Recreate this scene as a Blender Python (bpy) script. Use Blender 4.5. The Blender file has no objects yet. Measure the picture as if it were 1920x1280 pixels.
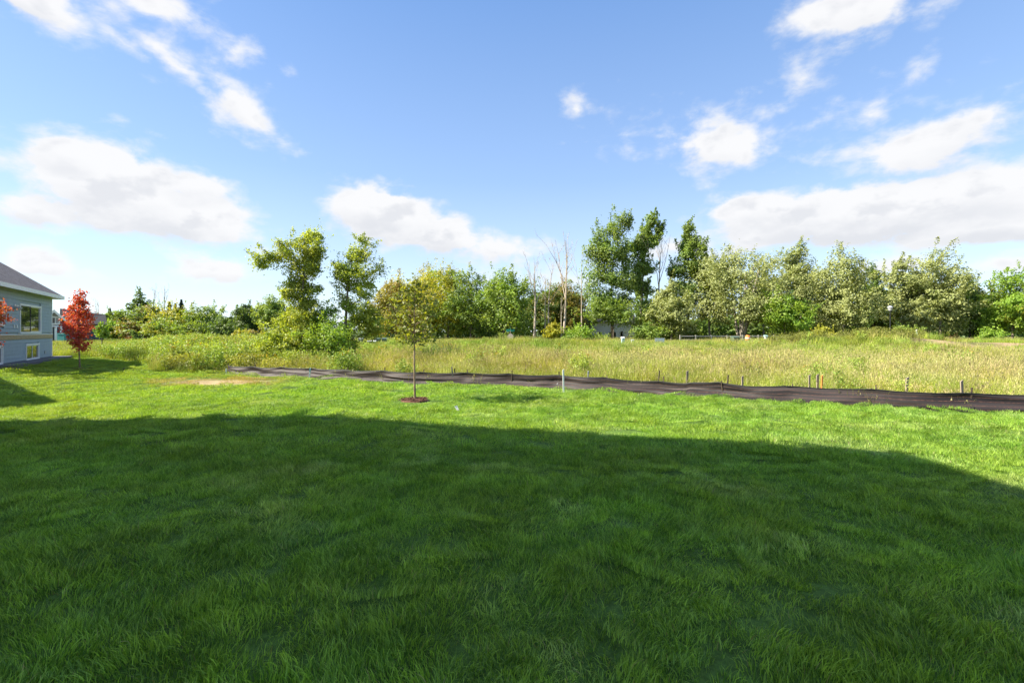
import bpy, math, random
import numpy as np
from mathutils import Vector, Matrix

rng = np.random.default_rng(7)
random.seed(7)
R = math.radians
scene = bpy.context.scene
col = scene.collection

# ------------------------------------------------------------------ camera, sun, sky, exposure
EYE = 1.7
FPX = 900.0              # focal length in pixels of the 1920 px wide photograph
HZ = 622.0               # row of the horizon
cam = bpy.data.cameras.new('camera')
cam.lens = FPX / 1920 * 36
cam.sensor_width = 36
cam.shift_y = -(640 - HZ) / 1920
cam.clip_end = 6000
cam.clip_start = 0.05
camo = bpy.data.objects.new('camera', cam)
camo.location = (0, 0, EYE)
camo.rotation_euler = (R(90), 0, 0)
col.objects.link(camo)
scene.camera = camo

SUN_EL = 41.0
LX, LY = 0.9928, 0.1200                 # horizontal travel direction of the sunlight
COT = 1 / math.tan(R(SUN_EL))
sun = bpy.data.lights.new('sun', 'SUN')
sun.energy = 3.05
sun.angle = R(0.5)
sun.color = (1.0, 0.92, 0.75)
suno = bpy.data.objects.new('sun', sun)
d = Vector((LX * math.cos(R(SUN_EL)), LY * math.cos(R(SUN_EL)), -math.sin(R(SUN_EL))))
suno.rotation_euler = d.to_track_quat('-Z', 'Y').to_euler()
suno.location = (-30, -5, 40)
col.objects.link(suno)

scene.view_settings.view_transform = 'Standard'
scene.view_settings.look = 'None'
scene.view_settings.exposure = 2.2
scene.view_settings.gamma = 1.0
scene.view_settings.use_curve_mapping = False
scene.cycles.max_bounces = 8
scene.cycles.diffuse_bounces = 5
scene.cycles.transmission_bounces = 4
scene.cycles.transparent_max_bounces = 4
scene.cycles.use_denoising = True

world = bpy.data.worlds.new('World')
scene.world = world
world.use_nodes = True


class NT:
    """small helper that writes node trees"""
    def __init__(self, tree):
        self.t = tree
        self.n = tree.nodes
        self.l = tree.links

    def node(self, kind, **kw):
        nd = self.n.new(kind)
        for k, v in kw.items():
            setattr(nd, k, v)
        return nd

    def put(self, sock, v):
        if hasattr(v, 'is_output') or isinstance(v, bpy.types.NodeSocket):
            self.l.new(v, sock)
        else:
            sock.default_value = v

    def m(self, op, a, b=0.0, c=None, clamp=False):
        nd = self.node('ShaderNodeMath', operation=op)
        nd.use_clamp = clamp
        self.put(nd.inputs[0], a)
        self.put(nd.inputs[1], b)
        if c is not None:
            self.put(nd.inputs[2], c)
        return nd.outputs[0]

    def noise(self, vec, scale, detail=6, rough=0.55, dim='3D', out=0, dist=0.0):
        nd = self.node('ShaderNodeTexNoise')
        nd.noise_dimensions = dim
        if vec is not None:
            self.l.new(vec, nd.inputs['Vector'])
        nd.inputs['Scale'].default_value = scale
        nd.inputs['Detail'].default_value = detail
        nd.inputs['Roughness'].default_value = rough
        nd.inputs['Distortion'].default_value = dist
        return nd.outputs[out]

    def ramp(self, v, lo, hi, a=0.0, b=1.0, smooth=True):
        nd = self.node('ShaderNodeMapRange')
        nd.interpolation_type = 'SMOOTHSTEP' if smooth else 'LINEAR'
        nd.clamp = True
        self.put(nd.inputs['Value'], v)
        self.put(nd.inputs['From Min'], lo)
        self.put(nd.inputs['From Max'], hi)
        self.put(nd.inputs['To Min'], a)
        self.put(nd.inputs['To Max'], b)
        return nd.outputs['Result']

    def mix(self, f, a, b, blend='MIX'):
        nd = self.node('ShaderNodeMix', data_type='RGBA', blend_type=blend)
        nd.clamp_factor = True
        self.put(nd.inputs[0], f)
        for s, v in ((nd.inputs[6], a), (nd.inputs[7], b)):
            if isinstance(v, tuple) and len(v) == 3:
                v = v + (1,)
            self.put(s, v)
        return nd.outputs[2]

    def mapping(self, vec, scale=(1, 1, 1), loc=(0, 0, 0), rot=(0, 0, 0)):
        nd = self.node('ShaderNodeMapping')
        self.l.new(vec, nd.inputs[0])
        nd.inputs['Scale'].default_value = scale
        nd.inputs['Location'].default_value = loc
        nd.inputs['Rotation'].default_value = rot
        return nd.outputs[0]


def az_el(px, py):
    a = math.atan((px - 960) / FPX)
    e = math.atan((HZ - py) / math.hypot(FPX, px - 960))
    return a, e


def build_sky():
    nt = NT(world.node_tree)
    nt.n.clear()
    out = nt.node('ShaderNodeOutputWorld')
    bg = nt.node('ShaderNodeBackground')
    bg.inputs['Strength'].default_value = 0.084
    nt.l.new(bg.outputs[0], out.inputs[0])
    sky = nt.node('ShaderNodeTexSky')
    sky.sky_type = 'NISHITA'
    sky.sun_disc = False
    sky.sun_elevation = R(SUN_EL)
    sky.sun_rotation = math.atan2(-LX, -LY)
    sky.altitude = 250
    sky.air_density = 1.0
    sky.dust_density = 0.6
    sky.ozone_density = 2.0
    tc = nt.node('ShaderNodeTexCoord')
    V = tc.outputs['Generated']
    sep = nt.node('ShaderNodeSeparateXYZ')
    nt.l.new(V, sep.inputs[0])
    az = nt.m('ARCTAN2', sep.outputs[0], sep.outputs[1])
    el = nt.m('ARCSINE', nt.m('MINIMUM', nt.m('MAXIMUM', sep.outputs[2], -1.0), 1.0))
    # ragged edges: warp the two angles with noise
    wv = nt.mapping(V, scale=(1, 1, 1.8))
    w1 = nt.noise(wv, 7.0, 5, 0.6, out=0)
    w2 = nt.noise(nt.mapping(V, scale=(1, 1, 1.8), loc=(3.7, 1.2, 9.1)), 7.0, 5, 0.6)
    azw = nt.m('ADD', az, nt.m('MULTIPLY', nt.m('SUBTRACT', w1, 0.5), 0.075))
    elw = nt.m('ADD', el, nt.m('MULTIPLY', nt.m('SUBTRACT', w2, 0.5), 0.055))
    fb = nt.noise(nt.mapping(V, scale=(1, 1, 1.9)), 12.0, 9, 0.62, dist=0.2)
    def puffs(loc):
        nd = nt.node('ShaderNodeTexVoronoi')
        nd.feature = 'F1'
        nt.l.new(nt.mapping(V, scale=(1, 1, 1.5), loc=loc), nd.inputs['Vector'])
        nd.inputs['Scale'].default_value = 15.0
        nd.inputs['Detail'].default_value = 2.0
        nd.inputs['Roughness'].default_value = 0.5
        return nd.outputs['Distance']
    pf = puffs((0, 0, 0))
    fs = nt.noise(nt.mapping(V, scale=(1, 1, 1.6)), 13.0, 4, 0.5)
    fs2 = nt.noise(nt.mapping(V, scale=(1, 1, 1.6), loc=(-0.022 * LX, -0.022 * LY, 0.03)), 13.0, 4, 0.5)
    # clouds: pixel centre in the photograph turned into compass direction and height, half sizes, tilt, density
    clouds = [
        # px, py, half width px, half height up, half height down, tilt deg, density
        (60, 0, 150, 75, 55, 0, 0.72), (290, 10, 170, 70, 60, 8, 0.46), (430, 90, 60, 60, 50, 30, 0.3),
        (340, 135, 210, 36, 40, -34, 0.42), (460, 205, 130, 34, 38, -30, 0.52), (240, 90, 90, 30, 30, -20, 0.3),
        (215, 355, 200, 105, 90, -6, 1.15), (330, 405, 190, 72, 60, -8, 1.1), (60, 395, 130, 60, 44, 0, 0.75),
        (120, 290, 95, 42, 50, -8, 0.75), (370, 350, 80, 40, 50, 0, 0.7),
        (715, 400, 125, 62, 66, -4, 1.15), (800, 435, 150, 52, 48, -10, 1.05), (930, 460, 130, 40, 40, -10, 0.6),
        (405, 512, 115, 44, 32, 0, 0.75), (75, 500, 150, 55, 40, -6, 0.62), (560, 520, 90, 30, 30, 0, 0.25),
        (1600, 20, 170, 78, 80, -5, 0.62), (1350, 270, 175, 70, 68, -14, 0.58), (1740, 265, 225, 78, 80, 6, 0.68),
        (1850, 215, 100, 46, 60, 0, 0.55), (1620, 215, 100, 30, 40, -8, 0.35),
        (1620, 400, 420, 66, 68, 2, 1.2), (1860, 420, 260, 70, 56, 0, 1.15), (1420, 395, 170, 40, 56, 0, 0.8),
        (1085, 200, 44, 32, 32, 0, 0.33), (1505, 152, 60, 30, 30, 10, 0.36), (1200, 245, 90, 24, 26, 0, 0.2),
        (1730, 130, 40, 24, 24, 30, 0.2), (1680, 500, 130, 32, 30, 0, 0.5), (1280, 465, 150, 34, 34, 0, 0.5),
        (1900, 500, 160, 34, 34, 0, 0.5), (1040, 520, 200, 30, 30, 0, 0.3),
    ]
    # more of the same sky outside the picture (direction in degrees from straight ahead, height, half width, up, down)
    rnd = random.Random(5)
    extra = []
    for k in range(16):
        a = 75 + k * 13.5 + rnd.uniform(-5, 5)
        e = rnd.choice((9, 14, 22, 33)) + rnd.uniform(-2, 2)
        extra.append((R(a if a <= 180 else a - 360), R(e), R(rnd.uniform(8, 16)), R(rnd.uniform(3, 6)), R(rnd.uniform(2, 4)), 0.0, rnd.uniform(0.6, 1.1)))
    for k in range(15):      # unseen clouds overhead, added to brighten the shaded lawn
        a = k * 67.0 + rnd.uniform(-15, 15)
        a = (a + 180) % 360 - 180
        e = 47 + (k * 7) % 38 + rnd.uniform(-3, 3)
        cz_ = 1 / max(0.35, math.cos(R(e)))
        extra.append((R(a), R(e), R(rnd.uniform(10, 15)) * cz_, R(rnd.uniform(5, 8)), R(rnd.uniform(4, 6)), 0.0, rnd.uniform(0.7, 1.1)))
    total = None
    shade = None
    items = []
    for px, py, hw, up, dn, tilt, dens in clouds:
        a0, e0 = az_el(px, py)
        k = math.cos(a0)
        items.append((a0, e0, hw / FPX * k * k * 1.1, up / FPX * k * 1.06, dn / FPX * k * 1.06, R(tilt), dens))
    for it in items + extra:
        a0, e0, ra, ru, rd, th, dens = it
        da = nt.m('SUBTRACT', azw, a0)
        de = nt.m('SUBTRACT', elw, e0)
        c, s = math.cos(th), math.sin(th)
        u = nt.m('ADD', nt.m('MULTIPLY', da, c / ra), nt.m('MULTIPLY', de, s / ra))
        v = nt.m('SUBTRACT', nt.m('MULTIPLY', de, c), nt.m('MULTIPLY', da, s))
        vu = nt.m('MULTIPLY', nt.m('MAXIMUM', v, 0.0), 1 / ru)
        vd = nt.m('MULTIPLY', nt.m('MINIMUM', v, 0.0), 1 / rd)
        vv = nt.m('ADD', vu, vd)
        q = nt.m('SQRT', nt.m('ADD', nt.m('MULTIPLY', u, u), nt.m('MULTIPLY', vv, vv)))
        f = nt.m('MULTIPLY', nt.m('SUBTRACT', 1.0, q, clamp=False), dens)
        f = nt.m('MAXIMUM', f, -0.6)
        total = f if total is None else nt.m('SMOOTH_MAX', total, f, 0.12)
        # belly of each cloud is greyer than its top
        g = nt.m('MULTIPLY', nt.m('MAXIMUM', f, 0.0), nt.m('SUBTRACT', 0.0, vd))
        shade = g if shade is None else nt.m('MAXIMUM', shade, g)
    dens = nt.m('ADD', total, nt.m('MULTIPLY', nt.m('SUBTRACT', fb, 0.53), 1.35))
    dens = nt.m('ADD', dens, nt.m('MULTIPLY', nt.m('SUBTRACT', 0.50, pf), 0.40))
    alpha = nt.ramp(dens, -0.20, nt.ramp(total, 0.12, 0.62, 0.50, 0.08))
    alpha = nt.m('MULTIPLY', alpha, 0.97)
    body = nt.ramp(shade, 0.0, 0.30)
    fb2 = nt.noise(nt.mapping(V, scale=(1, 1, 2.0), loc=(1.3, 4.4, 2.2)), 16.0, 5, 0.55)
    body = nt.m('MULTIPLY', body, nt.ramp(fb2, 0.3, 0.62, 0.35, 1.0))
    # the side of each puff away from the sun
    side = nt.ramp(nt.m('SUBTRACT', fs2, fs), -0.04, 0.16, 0.0, 0.85)
    body = nt.m('MAXIMUM', body, nt.m('MULTIPLY', side, nt.ramp(dens, 0.1, 0.6)))
    ccol = nt.mix(body, (2.55, 2.55, 2.58), (2.05, 2.09, 2.2))
    # pale veil low over the horizon and a clear blue overhead
    skyc = nt.mix(1.0, sky.outputs[0], (0.84, 0.93, 1.05), 'MULTIPLY')
    g1 = nt.mix(nt.ramp(el, 0.0, 0.30, smooth=False), (2.1, 2.38, 2.58), (0.98, 1.45, 2.26))
    g2 = nt.mix(nt.ramp(el, 0.30, 0.62, smooth=False), g1, (0.47, 0.93, 1.9))
    skyc = nt.mix(0.78, skyc, g2)
    final = nt.mix(alpha, skyc, ccol)
    nt.l.new(final, bg.inputs['Color'])
    world.cycles.sampling_method = 'MANUAL'
    world.cycles.sample_map_resolution = 1024


build_sky()

# ------------------------------------------------------------------ the lie of the land
def smooth(t):
    t = np.clip(t, 0, 1)
    return t * t * (3 - 2 * t)


def vnoise(x, y, seed=0):
    """cheap smooth value noise"""
    x = np.asarray(x, float); y = np.asarray(y, float)
    xi = np.floor(x); yi = np.floor(y)
    xf = smooth(x - xi); yf = smooth(y - yi)
    def h(a, b):
        v = np.sin(a * 127.1 + b * 311.7 + seed * 74.7) * 43758.5453
        return v - np.floor(v)
    return (h(xi, yi) * (1 - xf) + h(xi + 1, yi) * xf) * (1 - yf) + (h(xi, yi + 1) * (1 - xf) + h(xi + 1, yi + 1) * xf) * yf


def noise3(P, f, seed=0):
    Q = P * f
    return (vnoise(Q[:, 0] + Q[:, 2] * .37 + 11, Q[:, 1] * .8 + Q[:, 2] * .71, seed) + vnoise(Q[:, 1] - Q[:, 0] * .29 + 5, Q[:, 2] * 1.1 + Q[:, 0] * .43, seed + 1) + vnoise(Q[:, 2] * .9 + 3, Q[:, 0] * .9 - Q[:, 1] * .5, seed + 2)) / 3


WALL_P = np.array((-32.8, 34.2))        # far corner of the blue house
WALL_D = np.array((0.531, -0.847))      # along its wall towards us
WALL_N = np.array((0.847, 0.531))       # out of its wall


def zmacro(x, y):
    x = np.asarray(x, float); y = np.asarray(y, float)
    yy = np.clip(y, -8, 18)
    z = -0.035 * yy
    z = np.where(y > 17, -0.0 - 0.63 + 0.035 * 0 + 0 * y, z)
    t = smooth((y - 26) / 58.0)
    z = z + t * 0.66
    # the blue house stands on slightly higher ground
    n = (x - WALL_P[0]) * WALL_N[0] + (y - WALL_P[1]) * WALL_N[1]
    f = 1 - smooth(n / 5.5)
    near = smooth((y - 8) / 12.0) * (1 - smooth((y - 36) / 12.0))
    z = z * (1 - f * near) + (-0.2) * f * near
    # low mounds in the meadow
    for mx, my, rx, ry, h in ((0.5, 58, 11, 5, 0.55), (36, 58, 6, 4, 0.75), (46, 58, 5, 4, 0.75), (49, 60, 10, 5, 0.5), (60, 55, 15, 5, 0.6), (-26, 50, 14, 8, 0.3)):
        z = z + h * np.exp(-((x - mx) / rx) ** 2 - ((y - my) / ry) ** 2)
    return z


def zground(x, y):
    x = np.asarray(x, float); y = np.asarray(y, float)
    fade = np.clip(1 - np.hypot(x, y) / 120, 0, 1)
    b = (vnoise(x * 0.9, y * 0.9, 1) - 0.5) * 0.055 + (vnoise(x * 2.6, y * 2.6, 2) - 0.5) * 0.018 + (vnoise(x * 0.22, y * 0.22, 3) - 0.5) * 0.10
    return zmacro(x, y) + b * fade


def Z(x, y):
    return float(zground(x, y))


def G(px, py):
    """point of the ground seen at this place of the photograph"""
    u = (px - 960) / FPX; v = (HZ - py) / FPX
    lo, prev = 1.0, 1.0
    y = 1.0
    while y < 400:
        if EYE + v * y < float(zmacro(u * y, y)):
            a, b = prev, y
            for _ in range(30):
                mid = (a + b) / 2
                if EYE + v * mid < float(zmacro(u * mid, mid)):
                    b = mid
                else:
                    a = mid
            y = b
            break
        prev = y
        y *= 1.02
    return np.array((u * y, y, Z(u * y, y)))


def W(px, Y):
    """ground point in this direction at the distance Y"""
    x = (px - 960) / FPX * Y
    return np.array((x, Y, Z(x, Y)))


def hgt(py, p):
    """height above the ground point p of what reaches this row"""
    return EYE + (HZ - py) / FPX * p[1] - p[2]


def inside(poly, x, y):
    x = np.asarray(x, float); y = np.asarray(y, float)
    r = np.zeros(x.shape, bool)
    n = len(poly)
    for i in range(n):
        x0, y0 = poly[i]; x1, y1 = poly[(i + 1) % n]
        if y0 == y1:
            continue
        c = ((y0 > y) != (y1 > y)) & (x < (x1 - x0) * (y - y0) / (y1 - y0) + x0)
        r ^= c
    return r


def in_house(x, y, grow=0.6):
    a = WALL_P - WALL_D * grow + WALL_N * grow
    b = WALL_P + WALL_D * 12.4 + WALL_N * grow
    return inside([tuple(a), tuple(b), tuple(b - WALL_N * 11), tuple(a - WALL_N * 11)], x, y)


FENCE_PX = [(424, 701), (500, 705), (580, 709), (640, 712), (778, 718), (850, 720), (920, 723), (1057, 729), (1100, 733), (1200, 738), (1300, 744),
            (1400, 751), (1560, 758), (1680, 765), (1800, 770), (1920, 773)]
FENCE = [G(*p)[:2] for p in FENCE_PX]
dv = FENCE[-1] - FENCE[-3]
dv = dv / np.linalg.norm(dv)
FENCE += [FENCE[-1] + dv * 4, FENCE[-1] + dv * 9]
LAWN = [tuple(p) for p in FENCE] + [(40, 6), (45, -25), (-45, -25), (-45, 20), tuple(WALL_P), (-32.0, 37.0), (-27.2, 36.6), (-24.5, 33.0), tuple(G(300, 696)[:2])]


# ------------------------------------------------------------------ mesh helpers
def set_tint(me, cols):
    at = me.color_attributes.new('tint', 'FLOAT_COLOR', 'POINT')
    c = np.ones((len(cols), 4), np.float32)
    c[:, :3] = cols
    at.data.foreach_set('color', c.ravel())


def mesh_np(name, V, tris=None, quads=None, tint=None, smooth_shade=False):
    me = bpy.data.meshes.new(name)
    V = np.asarray(V, np.float32)
    parts, sizes = [], []
    if tris is not None and len(tris):
        parts.append(np.asarray(tris, np.int32).ravel()); sizes.append(np.full(len(tris), 3, np.int32))
    if quads is not None and len(quads):
        parts.append(np.asarray(quads, np.int32).ravel()); sizes.append(np.full(len(quads), 4, np.int32))
    loops = np.concatenate(parts); sz = np.concatenate(sizes)
    me.vertices.add(len(V)); me.vertices.foreach_set('co', V.ravel())
    me.loops.add(len(loops)); me.loops.foreach_set('vertex_index', loops)
    me.polygons.add(len(sz))
    st = np.concatenate(([0], np.cumsum(sz)[:-1])).astype(np.int32)
    me.polygons.foreach_set('loop_start', st)
    me.polygons.foreach_set('loop_total', sz)
    if smooth_shade:
        me.polygons.foreach_set('use_smooth', np.ones(len(sz), bool))
    me.update(calc_edges=True)
    if tint is not None:
        set_tint(me, tint)
    return me


class MB:
    """collects boxes, tubes and plain faces into ONE mesh"""
    def __init__(self):
        self.v = []; self.f = []; self.n = 0

    def add(self, verts, faces):
        self.v += [tuple(map(float, p)) for p in verts]
        self.f += [tuple(i + self.n for i in f) for f in faces]
        self.n = len(self.v)
        return self

    def box(self, x0, x1, y0, y1, z0, z1, M=None):
        p = [(x0, y0, z0), (x1, y0, z0), (x1, y1, z0), (x0, y1, z0), (x0, y0, z1), (x1, y0, z1), (x1, y1, z1), (x0, y1, z1)]
        if M is not None:
            p = [tuple(M @ Vector(q)) for q in p]
        return self.add(p, [(0, 3, 2, 1), (4, 5, 6, 7), (0, 1, 5, 4), (1, 2, 6, 5), (2, 3, 7, 6), (3, 0, 4, 7)])

    def tube(self, pts, rad, k=7, cap=True):
        pts = [Vector(p) for p in pts]
        if not hasattr(rad, '__len__'):
            rad = [rad] * len(pts)
        V = []; F = []
        prev = None
        for i, p in enumerate(pts):
            t = (pts[min(i + 1, len(pts) - 1)] - pts[max(i - 1, 0)])
            t = t.normalized() if t.length > 1e-9 else Vector((0, 0, 1))
            ref = Vector((1, 0, 0)) if abs(t.x) < 0.8 else Vector((0, 1, 0))
            a = t.cross(ref).normalized() if prev is None else (prev - t * prev.dot(t)).normalized()
            prev = a
            b = t.cross(a)
            for j in range(k):
                g = 2 * math.pi * j / k
                V.append(p + (a * math.cos(g) + b * math.sin(g)) * rad[i])
        for i in range(len(pts) - 1):
            for j in range(k):
                q = (j + 1) % k
                F.append((i * k + j, i * k + q, (i + 1) * k + q, (i + 1) * k + j))
        if cap:
            F.append(tuple(range(k - 1, -1, -1)))
            m = (len(pts) - 1) * k
            F.append(tuple(m + j for j in range(k)))
        return self.add(V, F)

    def lathe(self, prof, k=16, c=(0, 0)):
        V = []; F = []
        for r, z in prof:
            for j in range(k):
                g = 2 * math.pi * j / k
                V.append((c[0] + r * math.cos(g), c[1] + r * math.sin(g), z))
        for i in range(len(prof) - 1):
            for j in range(k):
                q = (j + 1) % k
                F.append((i * k + j, i * k + q, (i + 1) * k + q, (i + 1) * k + j))
        F.append(tuple(range(k - 1, -1, -1)))
        F.append(tuple((len(prof) - 1) * k + j for j in range(k)))
        return self.add(V, F)

    def mesh(self, name, smooth_shade=False):
        me = bpy.data.meshes.new(name)
        me.from_pydata(self.v, [], self.f)
        if smooth_shade:
            me.polygons.foreach_set('use_smooth', np.ones(len(me.polygons), bool))
        me.update()
        return me

    def build(self, name, m, parent=None, bevel=0.0, smooth_shade=False):
        return link(name, self.mesh(name, smooth_shade), m, parent, bevel)


def link(name, me, m, parent=None, bevel=0.0):
    o = bpy.data.objects.new(name, me)
    if m is not None and not len(me.materials):
        me.materials.append(m)
    col.objects.link(o)
    if parent is not None:
        o.parent = parent
    if bevel:
        b = o.modifiers.new('bevel', 'BEVEL'); b.width = bevel; b.segments = 2; b.limit_method = 'ANGLE'
    return o


def tag(o, label=None, cat=None, group=None, kind=None):
    for k, v in (('label', label), ('category', cat), ('group', group), ('kind', kind)):
        if v:
            o[k] = v
    return o


def thing(name, loc, label, cat, group=None, rz=0.0):
    o = bpy.data.objects.new(name, None)
    o.empty_display_size = 0.2
    o.location = [float(c) for c in loc]
    o.rotation_euler = (0, 0, rz)
    col.objects.link(o)
    return tag(o, label, cat, group)


# ------------------------------------------------------------------ materials
def new_mat(name):
    m = bpy.data.materials.new(name)
    m.use_nodes = True
    nt = NT(m.node_tree)
    bsdf = nt.n['Principled BSDF']
    out = nt.n['Material Output']
    return m, nt, bsdf, out


def plain(name, c, rough=0.6, var=0.12, scale=8.0, bump=0.0, metal=0.0, spec=0.4, stretch=(1, 1, 1)):
    m, nt, b, out = new_mat(name)
    tc = nt.node('ShaderNodeTexCoord')
    v = nt.mapping(tc.outputs['Object'], scale=stretch)
    n = nt.noise(v, scale, 5, 0.6)
    k = nt.ramp(n, 0.25, 0.75, 1 - var, 1 + var)
    vm = nt.node('ShaderNodeVectorMath', operation='SCALE')
    vm.inputs[0].default_value = c
    nt.l.new(k, vm.inputs['Scale'])
    nt.l.new(vm.outputs[0], b.inputs['Base Color'])
    b.inputs['Roughness'].default_value = rough
    b.inputs['Metallic'].default_value = metal
    b.inputs['Specular IOR Level'].default_value = spec
    if bump:
        bp = nt.node('ShaderNodeBump')
        bp.inputs['Strength'].default_value = bump
        bp.inputs['Distance'].default_value = 0.01
        nt.l.new(n, bp.inputs['Height'])
        nt.l.new(bp.outputs[0], b.inputs['Normal'])
    return m


def leaf_mat(name, rough=0.5, trans=0.35, under=None, spec=0.35, wild=0.0, wscale=0.6, zones=None):
    """leaf and blade stuff: colour comes from the vertex attribute 'tint'"""
    m, nt, b, out = new_mat(name)
    at = nt.node('ShaderNodeAttribute'); at.attribute_name = 'tint'
    c = at.outputs['Color']
    if wild:
        geo = nt.node('ShaderNodeNewGeometry')
        n = nt.noise(geo.outputs['Position'], wscale, 3, 0.6)
        hs = nt.node('ShaderNodeHueSaturation')
        nt.l.new(c, hs.inputs['Color'])
        nt.put(hs.inputs['Value'], nt.ramp(n, 0.3, 0.7, 1 - wild, 1 + wild))
        n2 = nt.noise(nt.mapping(geo.outputs['Position'], loc=(5, 3, 1)), wscale * 0.6, 2, 0.5)
        nt.put(hs.inputs['Hue'], nt.ramp(n2, 0.3, 0.7, 0.5 - 0.02 * wild * 4, 0.5 + 0.012 * wild * 4))
        c = hs.outputs[0]
    if under is not None:
        geo2 = nt.node('ShaderNodeNewGeometry')
        c = nt.mix(nt.m('MULTIPLY', geo2.outputs['Backfacing'], 0.85), c, under)
    if zones is not None:
        c = zones(nt, c)
    nt.l.new(c, b.inputs['Base Color'])
    b.inputs['Roughness'].default_value = rough
    b.inputs['Specular IOR Level'].default_value = spec
    tr = nt.node('ShaderNodeBsdfTranslucent')
    tcol = nt.mix(1.0, c, (1.35, 1.3, 0.42), 'MULTIPLY')
    nt.l.new(tcol, tr.inputs['Color'])
    mx = nt.node('ShaderNodeMixShader')
    mx.inputs[0].default_value = trans
    nt.l.new(b.outputs[0], mx.inputs[1]); nt.l.new(tr.outputs[0], mx.inputs[2])
    nt.l.new(mx.outputs[0], out.inputs['Surface'])
    return m


def bark_mat(name, c, c2, scale=6.0):
    m, nt, b, out = new_mat(name)
    tc = nt.node('ShaderNodeTexCoord')
    v = nt.mapping(tc.outputs['Object'], scale=(1, 1, 0.25))
    n = nt.noise(v, scale, 6, 0.65)
    cc = nt.mix(nt.ramp(n, 0.35, 0.65), c, c2)
    nt.l.new(cc, b.inputs['Base Color'])
    b.inputs['Roughness'].default_value = 0.9
    b.inputs['Specular IOR Level'].default_value = 0.15
    bp = nt.node('ShaderNodeBump'); bp.inputs['Strength'].default_value = 0.7; bp.inputs['Distance'].default_value = 0.02
    nt.l.new(n, bp.inputs['Height']); nt.l.new(bp.outputs[0], b.inputs['Normal'])
    return m


M = {}
M['leaf'] = leaf_mat('leaf', 0.5, 0.42, wild=0.15, wscale=0.5)
M['silver_leaf'] = leaf_mat('silver_leaf', 0.55, 0.33, under=(0.30, 0.33, 0.13), wild=0.15, wscale=0.5)
M['maple_leaf'] = leaf_mat('maple_leaf', 0.5, 0.4)
M['needle'] = leaf_mat('needle', 0.6, 0.1)
M['bark'] = bark_mat('bark', (0.10, 0.08, 0.06), (0.20, 0.165, 0.13))
M['pale_bark'] = bark_mat('pale_bark', (0.20, 0.17, 0.135), (0.38, 0.34, 0.28))
M['dead_bark'] = bark_mat('dead_bark', (0.27, 0.215, 0.165), (0.50, 0.43, 0.35))
M['young_bark'] = bark_mat('young_bark', (0.16, 0.11, 0.075), (0.30, 0.225, 0.16), 14)
M['wood'] = plain('weathered_wood', (0.27, 0.22, 0.17), 0.85, 0.3, 12, 0.4, stretch=(1, 1, 0.15))
M['dark_wood'] = plain('dark_wood', (0.07, 0.05, 0.035), 0.85, 0.3, 12, 0.4, stretch=(1, 1, 0.15))
M['white_paint'] = plain('white_paint', (0.78, 0.78, 0.76), 0.5, 0.08, 14)
M['white_trim'] = plain('white_trim', (0.72, 0.73, 0.74), 0.45, 0.05, 4)
M['siding'] = plain('blue_siding', (0.27, 0.345, 0.415), 0.6, 0.06, 3, 0.1)
M['grey_siding'] = plain('grey_siding', (0.30, 0.29, 0.30), 0.6, 0.06, 3)
M['dark_siding'] = plain('dark_siding', (0.055, 0.066, 0.085), 0.6, 0.06, 3)
M['white_siding'] = plain('white_siding', (0.72, 0.73, 0.75), 0.6, 0.05, 2)
M['foundation'] = plain('foundation', (0.10, 0.105, 0.12), 0.9, 0.15, 9, 0.3)
M['lumber'] = plain('treated_lumber', (0.40, 0.30, 0.17), 0.75, 0.22, 4, 0.2, stretch=(1, 1, 4))
M['metal_dark'] = plain('dark_metal', (0.03, 0.032, 0.035), 0.45, 0.1, 8, metal=0.4)
M['box_green'] = plain('box_green', (0.075, 0.12, 0.095), 0.5, 0.08, 5)
M['teal'] = plain('teal_plastic', (0.05, 0.25, 0.24), 0.5, 0.05, 4)
M['pale_teal'] = plain('pale_teal', (0.35, 0.55, 0.55), 0.5, 0.05, 4)
M['orange'] = plain('orange_plastic', (0.75, 0.22, 0.05), 0.5, 0.1, 6)
M['sign_green'] = plain('sign_green', (0.02, 0.22, 0.16), 0.4, 0.05, 6)
M['sign_back'] = plain('sign_back', (0.62, 0.50, 0.44), 0.45, 0.12, 6, metal=0.2)
M['grey_plastic'] = plain('grey_plastic', (0.35, 0.37, 0.40), 0.5, 0.05, 6)
M['mulch'] = plain('mulch', (0.10, 0.045, 0.028), 0.95, 0.4, 30, 0.5)
M['asphalt'] = plain('concrete_road', (0.42, 0.40, 0.38), 0.9, 0.08, 2)
M['dirt'] = plain('dirt', (0.34, 0.235, 0.16), 0.95, 0.2, 1.5, 0.4)
M['gravel'] = plain('gravel', (0.11, 0.11, 0.125), 0.95, 0.45, 40, 0.7)
M['rail'] = plain('weathered_rail', (0.36, 0.34, 0.30), 0.8, 0.2, 6)
M['lamp_glass'] = plain('lamp_glass', (0.38, 0.39, 0.40), 0.3, 0.04, 4)


def glass_mat():
    m, nt, b, out = new_mat('window_glass')
    b.inputs['Base Color'].default_value = (0.02, 0.024, 0.026, 1)
    b.inputs['Roughness'].default_value = 0.03
    b.inputs['Specular IOR Level'].default_value = 0.9
    b.inputs['IOR'].default_value = 1.8
    tc = nt.node('ShaderNodeTexCoord')
    n = nt.noise(tc.outputs['Object'], 1.2, 1, 0.4)
    bp = nt.node('ShaderNodeBump'); bp.inputs['Strength'].default_value = 0.05; bp.inputs['Distance'].default_value = 0.05
    nt.l.new(n, bp.inputs['Height']); nt.l.new(bp.outputs[0], b.inputs['Normal'])
    return m


M['glass'] = glass_mat()


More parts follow.
